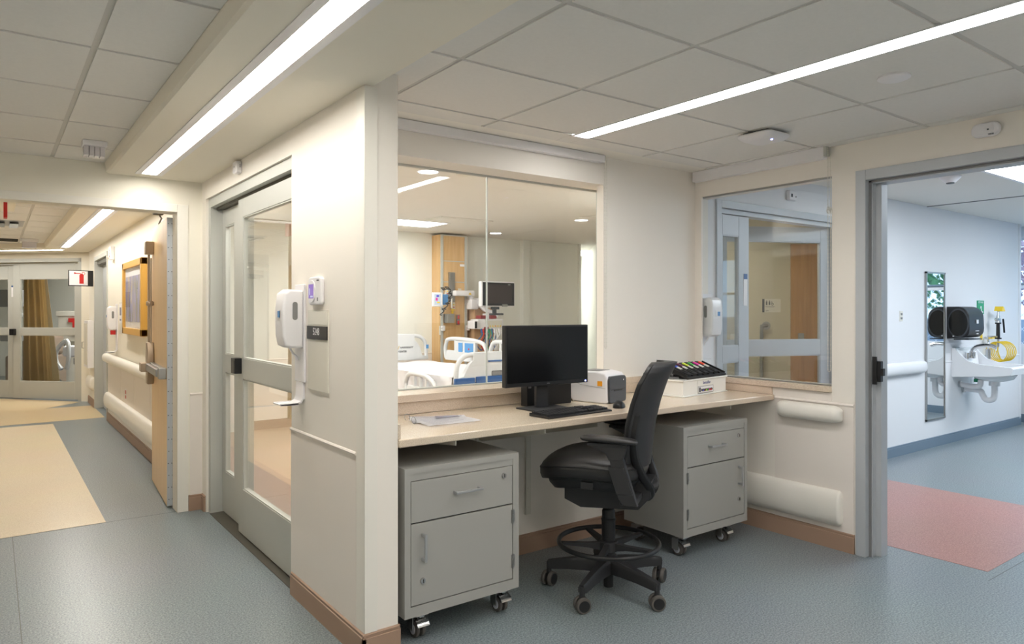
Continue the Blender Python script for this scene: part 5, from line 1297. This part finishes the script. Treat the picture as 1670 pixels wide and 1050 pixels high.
# paper towel dispenser
pt = thing('paper_towel_dispenser', 'black rounded paper towel dispenser between the mirror and the green sign', 'towel dispenser', (8.18, 3.2, 1.25))
b = MB(); prf = [(3.199, 1.09), (3.199, 1.425), (3.10, 1.425)]+[(3.10-.11*math.sin(q), 1.315+.11*math.cos(q)) for q in [PI/2*k/8 for k in range(1, 9)]]+[(2.985, 1.20)]+[(3.065-.078*math.cos(q), 1.18-.078*math.sin(q)) for q in [PI/2*k/6 for k in range(0, 7)]]
b.prism(prf, 8.0, 8.38, 'x', bev=.012, seg=3); b.build('housing', 'black', pt, angle=45)
b = MB(); b.prism([(3.09+.088*math.cos(q), 1.255+.135*math.sin(q)) for q in [2*PI*k/32 for k in range(32)]], 7.995, 8.003, 'x', bev=.002); b.build('side_window', 'screen', pt)
b = MB(); b.prism([(3.09+.10*math.cos(q), 1.255+.15*math.sin(q)) for q in [2*PI*k/32 for k in range(32)]], 7.998, 8.0015, 'x'); b.build('window_ring', 'dgrey', pt)
b = MB(); b.box(8.17, 8.21, 2.978, 2.986, 1.25, 1.29); b.box(8.15, 8.23, 2.980, 2.988, 1.17, 1.178); b.box(8.18, 8.22, 2.982, 2.990, 1.14, 1.15); b.box(7.996, 7.999, 3.125, 3.14, 1.115, 1.125); b.build('marks', 'white', pt, smooth=False)
b = MB(); b.box(8.02, 8.36, 3.0, 3.14, 1.082, 1.093, .002); b.build('paper_slot', 'dgrey', pt)
# green eyewash sign
gs = thing('eyewash_sign', 'small green sign with a white eyewash picture above the sink', 'sign', (8.87, 3.2, 1.42))
b = MB(); b.box(8.77, 8.95, 3.193, 3.2, 1.345, 1.495); b.build('plate', 'green', gs, smooth=False)
b = MB(); b.text('EYE WASH', .028, face((8.86, 3.1925, 1.475), (1, 0, 0), (0, 0, 1)), ext=.0005); b.prism([(8.87, 1.36), (8.92, 1.36), (8.92, 1.375), (8.89, 1.378), (8.885, 1.405), (8.87, 1.405)], 3.1915, 3.193, 'y'); b.cyl((8.865, 3.1915, 1.42), (8.865, 3.193, 1.42), .016, seg=14); b.build('pictogram', 'white', gs, smooth=False)
# sink
sk = thing('wall_sink', 'white wall-hung ceramic sink with a high splashback', 'sink', (8.45, 3.2, .8))
SX0, SX1 = 8.12, 8.66
b = MB()
side = [(3.199, .685), (3.199, .99), (3.165, .99), (3.12, .93), (3.05, .865), (2.95, .835), (2.80, .825), (2.66, .815), (2.64, .80), (2.66, .74), (2.80, .715), (3.0, .70)]
for x in (SX0, SX1-.03): b.prism(side, x, x+.03, 'x', bev=.006)
b.prism([(3.199, .70), (3.199, .99), (3.165, .99), (3.14, .90), (3.12, .80), (3.06, .74), (2.90, .715), (2.74, .73), (2.70, .80), (2.68, .815), (2.645, .80), (2.665, .735), (2.80, .705)], SX0+.02, SX1-.02, 'x')
b.lathe([(.20, .0), (.17, -.045), (.09, -.07), (.03, -.075)], (8.39, 2.90, .72), 28)
b.build('basin', 'ceramic', sk, angle=45)
b = MB(); b.cyl((8.36, 3.10, .88), (8.36, 3.10, .90), .035); b.tube([(8.36, 3.10, .89), (8.36, 3.09, .96), (8.36, 3.04, 1.005), (8.36, 2.94, 1.02), (8.36, 2.87, 1.0)], .022, 10, smooth=5); b.cyl((8.44, 3.11, .88), (8.44, 3.11, .94), .02); b.cyl((8.28, 3.11, .88), (8.28, 3.11, .94), .02); b.build('tap', 'chrome', sk)
b = MB(); b.tube([(8.40, 2.90, .66), (8.40, 2.90, .50), (8.40, 2.93, .45), (8.40, 2.98, .45), (8.40, 3.01, .50), (8.40, 3.04, .54), (8.40, 3.19, .545)], .030, 12, smooth=4)
b.tube([(8.30, 2.99, .66), (8.30, 3.0, .60), (8.30, 3.06, .585), (8.30, 3.19, .60)], .028, 10, smooth=4); b.cyl((8.40, 2.90, .60), (8.40, 2.90, .665), .05); b.build('drain_pipe', 'white', sk)
b = MB(); b.cyl((8.36, 3.06, .66), (8.36, 3.06, .72), .012); b.cyl((8.30, 3.175, .60), (8.30, 3.199, .60), .036); b.cyl((8.40, 3.175, .545), (8.40, 3.199, .545), .04); b.build('flange', 'chrome', sk)
b = MB(); b.box(8.33, 8.37, 3.03, 3.07, .63, .665, .004); b.build('valve_tag', 'green', sk)
# hose spray with yellow coil
hs = thing('eyewash_hose_sprayer', 'hand sprayer with black grip and coiled yellow hose on the wall by the sink', 'sprayer', (9.2, 3.1, 1.1))
x = 9.08; y = 3.10
b = MB(); b.cyl((x, y, 1.075), (x, y, 1.24), .020, .018, 12); b.cyl((x, y, 1.065), (x, y, 1.08), .034); b.cyl((x, y, 1.235), (x, y, 1.25), .03); b.tube([(x+.055, y-.03, 1.29), (x+.075, y-.03, 1.22), (x+.09, y-.03, 1.135)], .010, 6); b.build('grip', 'black', hs)
b = MB(); b.cyl((x, y, 1.25), (x, y, 1.33), .028, .016); b.cyl((x, y, 1.33), (x+.01, y, 1.38), .012); b.box(x-.06, x+.03, y-.02, y+.02, 1.27, 1.30, .01); b.cyl((x, y, .98), (x, y, 1.065), .012); b.tube([(x-.22, y+.02, .80), (x-.22, y+.02, .98), (x-.19, y+.03, 1.06), (x-.1, y+.09, 1.08)], .012, 8, smooth=4); b.cyl((x-.22, y+.02, .84), (x-.22, y+.02, .96), .026); b.box(x-.02, x+.02, y, 3.199, 1.08, 1.10); b.box(x-.235, x-.205, y+.02, 3.199, .87, .89); b.build('fittings', 'chrome', hs)
b = MB(); b.prism([(x-.03, 1.38), (x+.05, 1.38), (x+.03, 1.42), (x, 1.43)], y-.05, y+.03, 'y'); b.box(x+.05, x+.12, y-.03, y+.01, 1.375, 1.395, .004); b.box(x-.17, x-.09, y+.0, y+.04, 1.07, 1.085, .003); b.build('nozzle_cap', 'yellow', hs)
b = MB(); co = []
for i in range(260):
    q = i/259; a = q*6*2*PI
    co.append(Vector((x-.13+.30*q, 3.075+.10*math.cos(a), .925+.11*math.sin(a))))
b.tube(co, .0055, 6); b.tube([(x, y, .99), (x-.01, y, .93), (x+.02, y-.01, .86), (x+.06, y, .85)], .007, 6, smooth=4); b.build('coiled_hose', 'yellow', hs)
b = MB(); b.box(8.86, 8.875, 3.18, 3.199, 1.06, 1.19); tag(b.build('yellow_tag', 'yellow', smooth=False), 'thin yellow tag on the wall under the towel dispenser', 'tag')
# plates on the wall, smoke detector
b = MB(); b.box(6.97, 7.03, 3.194, 3.2, 1.28, 1.38, .002); o = tag(b.build('switch_plate', 'offwhite'), 'pale switch plate on the white wall left of the mirror', 'switch')
b = MB(); b.box(6.985, 7.015, 3.190, 3.194, 1.30, 1.32); b.box(6.985, 7.015, 3.190, 3.194, 1.34, 1.36); b.build('rocker', 'grey2', o, smooth=False, world=False)
b = MB(); b.box(6.60, 6.66, 3.188, 3.196, .34, .45, .002); o = tag(b.build('wall_outlet', 'white'), 'low wall outlet beside the door frame in the blue-lit room', 'outlet')
b = MB(); b.cyl((6.63, 3.188, .37), (6.63, 3.185, .37), .014); b.cyl((6.63, 3.188, .42), (6.63, 3.185, .42), .014); b.build('socket', 'grey2', o, world=False)
sd = thing('smoke_detector', 'round white smoke detector on the ceiling of the blue-lit room', 'smoke detector', (6.02, 2.38, 2.43))
b = MB(); b.lathe([(.075, 0), (.073, -.012), (.055, -.03), (.035, -.048), (.028, -.05)], (6.02, 2.38, 2.43), 28); b.build('housing', 'white', sd)
b = MB(); b.lathe([(.030, -.045), (.028, -.056), (.01, -.058)], (6.02, 2.38, 2.43), 20); b.build('sensor', 'dgrey', sd)
b = MB(); b.prism(pill(5.13, 2.30, .055, .04, .015), 3.165, 3.2, 'y', bev=.008, seg=3); o = tag(b.build('wall_sensor', 'white', angle=50), 'small white sensor above the far door seen through the smaller window', 'sensor')
b = MB(); b.box(5.095, 5.115, 3.163, 3.166, 2.285, 2.31); b.cyl((5.16, 3.163, 2.29), (5.16, 3.166, 2.29), .006); b.build('eye', 'black', o, smooth=False, world=False)
# vestibule: sign, grab bar, wooden door on the 45 degree wall
VM = Matrix.Translation((5.55, 5.75, 0)) @ Matrix.Rotation(-PI/4, 4, 'Z')
def vu(px): # u coordinate on that wall for an image column
    d = (px-835)/F; fx, fy = math.sin(math.atan(848/F)), math.cos(math.atan(848/F)); r = (fx+d*fy, fy-d*fx); t_ = 11.3/(r[0]+r[1]); return ((r[0]*t_-5.55)-(r[1]*t_-5.75))/math.sqrt(2)
u0, u1 = vu(1243), vu(1273)
rs_ = thing('restroom_sign', 'restroom sign with a dark strip and person symbols behind the glass', 'sign', tuple(VM @ Vector(((u0+u1)/2, 0, 1.44))))
b = MB(); b.box(u0, u1, -.006, 0, 1.365, 1.51, m=VM); b.build('plate', 'offwhite', rs_, smooth=False)
b = MB(); b.box(u0, u0+.022, -.009, 0, 1.365, 1.51, m=VM)
for k in range(2): b.cyl((u0+.045+k*.03, -.009, 1.487), (u0+.045+k*.03, -.006, 1.487), .006, seg=10, m=VM); b.box(u0+.038+k*.03, u0+.052+k*.03, -.009, -.006, 1.445, 1.48, m=VM)
b.torus((0, 0, 0), .011, .0025, 16, 6, m=VM @ Matrix.Translation((u0+.105, -.008, 1.455)) @ Matrix.Rotation(PI/2, 4, 'X')); b.box(u0+.098, u0+.102, -.009, -.006, 1.46, 1.485, m=VM)
b.text('RESTROOM', .018, VM @ face((u0+.035, -.0075, 1.425), (1, 0, 0), (0, 0, 1)), ext=.0005, align='LEFT'); b.text('5250', .015, VM @ face((u0+.035, -.0075, 1.382), (1, 0, 0), (0, 0, 1)), ext=.0005, align='LEFT')
b.build('lettering', 'dgrey', rs_, smooth=False)
gb = thing('grab_bar', 'vertical steel grab bar seen through the glass door', 'grab bar', tuple(VM @ Vector((vu(1248), 0, .9))))
ug = vu(1240); b = MB(); b.tube([(ug+.06, 0, 1.22), (ug+.055, -.05, 1.225), (ug+.01, -.065, 1.215), (ug, -.065, 1.15), (ug, -.065, .45), (ug+.01, -.06, .40), (ug+.05, -.03, .38), (ug+.05, 0, .38)], .018, 10, m=VM, smooth=4); b.build('bar', 'steel', gb)
b = MB(); b.cyl((ug+.06, 0, 1.22), (ug+.06, -.01, 1.22), .045, m=VM); b.build('flange', 'steel', gb)
ud = vu(1289); vd = thing('wooden_door', 'honey-brown wooden door behind the glass, beside the restroom sign', 'door', tuple(VM @ Vector((ud+.45, 0, 0))))
b = MB(); b.box(ud, ud+.95, -.03, -.002, .01, 2.10, m=VM); b.build('leaf', 'oak', vd, smooth=False)
b = MB(); b.box(ud+.07, ud+.13, -.05, -.03, .97, 1.14, .004, m=VM); b.cyl((ud+.10, -.03, 1.05), (ud+.10, -.075, 1.05), .012, m=VM); b.tube([(ud+.10, -.075, 1.05), (ud+.22, -.075, 1.05)], .011, 8, m=VM); b.build('lever_handle', 'steel', vd)
b = MB(); b.box(vu(1191), vu(1191)+.07, -.006, 0, 1.02, 1.13, m=VM); o = tag(b.build('switch_plate', 'offwhite', smooth=False), 'light switch plate seen through the narrow glass leaf', 'switch')
# ---- outside windows of the blue-lit room
for i, (y0, y1) in enumerate(((-2.8, -.9), (-.7, 1.1), (1.3, 5.0))):
    wn = srt('window_%d' % (i+3), (10.35, (y0+y1)/2, .93))
    f = MB(); 
    for (a, b_) in ((y0, y0+.04), (y1-.04, y1)): f.box(10.32, 10.38, a, b_, .93, 2.30)
    for z in (.93, 1.66, 2.26): f.box(10.32, 10.38, y0, y1, z, z+.04)
    f.build('frame', 'white', wn, smooth=False)
    MB().box(10.345, 10.352, y0+.04, y1-.04, .97, 2.26).build('pane', 'glass', wn, smooth=False)
fe = thing('chain_link_fence', 'diamond mesh fence outside the far window', 'fence', (11.6, 3.5, .0))
b = MB()
for k in range(46):
    y = -1+k*.16
    b.tube([(11.6, y, .7), (11.6, y+.85, 1.75)], .004, 4); b.tube([(11.6, y+.85, .7), (11.6, y, 1.75)], .004, 4)
b.build('mesh', 'white', fe, smooth=False)
b = MB()
for y in (0, 2.5, 5): b.cyl((11.6, y, 0), (11.6, y, 1.8), .03)
b.tube([(11.6, -1, 1.76), (11.6, 7, 1.76)], .02, 8); b.build('frame', 'grey2', fe)
B1('wall_outside', 'concrete', 12.4, 12.6, -3, 8, 0, 1.25)
B1('floor', 'concrete', 10.42, 24, -12, 14, -.12, -.02)
def bush(name, c, r, n, mt, label, seed, group='trees outside the far windows'):
    random.seed(seed)
    t = thing(name, label, 'tree', (c[0], c[1], 0), 0, group)
    b = MB(); b.cyl((c[0], c[1], -.05), (c[0], c[1], c[2]), .12, .06, 10)
    for k in range(6):
        a = k*1.05; b.cyl((c[0], c[1], c[2]-.5), (c[0]+r*.6*math.cos(a), c[1]+r*.6*math.sin(a), c[2]+r*.3*math.sin(k)), .04, .015, 6)
    b.build('trunk', 'bark', t)
    b = MB()
    for k in range(n):
        v = Vector((random.gauss(0, 1), random.gauss(0, 1), random.gauss(0, 1))).normalized()*r*random.uniform(.55, 1.05)
        p = Vector(c)+v; s_ = random.uniform(.05, .11); q = Euler((random.uniform(0, 6), random.uniform(0, 6), random.uniform(0, 6))).to_matrix()
        vs = [b.bm.verts.new(p+q @ Vector(u_)*s_) for u_ in ((-1, 0, 0), (0, -.5, .1), (1, 0, 0), (0, .5, .1))]; b.bm.faces.new(vs)
    b.build('foliage', mt, t, smooth=False, recalc=False)
bush('leafy_tree', (13.8, 1.6, 2.6), 1.5, 2600, 'leaf', 'green leafy tree outside, reflected in the tall mirror', 3)
bush('leafy_tree', (15.0, 5.6, 2.6), 1.5, 2600, 'leafp', 'pale pinkish tree outside the rightmost window sliver', 4)
bush('leafy_tree', (14.0, -2.0, 2.6), 1.4, 1400, 'leaf', 'green tree farther along outside the windows', 5)

# ================================================================== ROOM TWO (behind the angled doors)
ct2 = thing('privacy_curtain', 'tan privacy curtain with white net top behind the far glass doors', 'curtain', tuple(AM @ Vector((.9, .6, 0))))
b = MB(); drape(b, [(1.58, .55), (1.35, .62), (1.12, .50)], .14, 1.92, .035, 40, 1.5); AT(b).build('cloth', 'curtain', ct2, angle=70)
b = MB(); drape(b, [(1.58, .55), (1.35, .62), (1.12, .50)], 1.92, 2.28, .03, 40); AT(b).build('net', 'mesh', ct2, angle=70)
b = MB(); b.box(-1.5, 3, .53, .57, 2.28, 2.31); b.box(1.2, 1.22, .54, .56, 2.3, 2.46); AT(b).build('track', 'white', ct2, smooth=False)
b2_ = thing('hospital_bed', 'hospital bed partly hidden by the curtain at the corridor end', 'bed', tuple(AM @ Vector((.5, 2, 0))))
b = MB(); b.box(-.6, 1.64, 1.4, 2.3, .56, .76, .05); AT(b).build('mattress', 'sheet', b2_)
b = MB(); b.box(-.6, 1.45, 1.45, 2.25, .42, .55, .02); b.box(-.3, 1.5, 1.6, 2.1, .12, .22, .02); b.box(.2, .4, 1.7, 2.0, .2, .45); b.box(1.1, 1.3, 1.7, 2.0, .2, .45); AT(b).build('bed_frame', 'dgrey', b2_)
b = MB(); b.tube([(1.56, 1.32, .35), (1.67, 1.32, .50), (1.65, 1.32, .70), (1.46, 1.32, .86), (1.42, 1.32, .60), (1.46, 1.32, .35)], .035, 8, smooth=4); AT(b).build('side_rail', 'bed', b2_)
for u_ in (1.75, 1.2):
    b = MB(); b.lathe([(.05, -.03), (.08, -.025), (.08, .025), (.05, .03)], (u_, 1.45, .08), 20, q=Euler((PI/2, 0, 0)).to_matrix()); AT(b).build('caster', 'grey2', b2_)
sc2 = thing('supply_case', 'beige lidded case with a red tag beside the far bed', 'case', tuple(AM @ Vector((2.26, 2.77, 0))))
b = MB(); b.box(1.85, 2.68, 2.5, 3.1, .0, .78, .02); b.box(1.85, 2.66, 2.45, 3.0, .78, 1.30, .02); b.box(1.84, 2.68, 2.43, 3.02, 1.28, 1.38, .01); AT(b).build('box', 'offwhite', sc2)
b = MB(); b.box(2.12, 2.40, 2.42, 2.452, 1.16, 1.24); b.box(2.22, 2.30, 2.41, 2.452, .93, 1.16); AT(b).build('tag', 'red', sc2, smooth=False)
cl2 = thing('floor_device', 'blue and red device lying on the floor under the far bed', 'device', tuple(AM @ Vector((1.12, 1.0, 0))))
b = MB(); b.prism([(.85, 0.001), (1.35, 0.001), (1.41, .06), (1.35, .11), (.87, .11)], .85, 1.1, 'y', bev=.01); AT(b).build('case', mat('navy_plastic', (50, 66, 110), .5), cl2)
b = MB(); b.box(.95, 1.25, .90, 1.05, .11, .13, .003); AT(b).build('strip', 'red', cl2)
eq = thing('equipment_stand', 'grey equipment stand behind the leftmost far glass leaf', 'equipment', tuple(AM @ Vector((2.35, 1.2, 0))))
b = MB(); b.cyl((1.9, 1.2, 0.05), (1.9, 1.2, 1.7), .03); b.box(1.7, 2.1, 1.0, 1.2, 1.45, 1.75, .02); b.box(1.75, 2.05, 1.0, 1.2, .85, 1.05, .02); b.tube([(1.75, 1.1, 1.45), (1.65, 1.05, 1.3), (1.72, 1.05, 1.15), (1.8, 1.1, 1.05)], .02, 8, smooth=4)
for k in range(5): a = k*1.257; b.cyl((1.9, 1.2, .08), (1.9+.3*math.cos(a), 1.2+.3*math.sin(a), .04), .02)
bmesh.ops.translate(b.bm, vec=(.45, 0, 0), verts=b.bm.verts); AT(b).build('stand', 'grey2', eq)
b = MB(); b.box(2.4, 3.1, 1.7, 2.4, .0, .55, .04); b.box(2.42, 3.08, 1.72, 2.38, .55, .95, .08, seg=4); AT(b).build('chair_body', mat('taupe_vinyl', (150, 132, 116), .5), thing('recliner', 'taupe recliner seat behind the leftmost far glass leaf', 'chair', tuple(AM @ Vector((2.75, 2.05, 0)))))
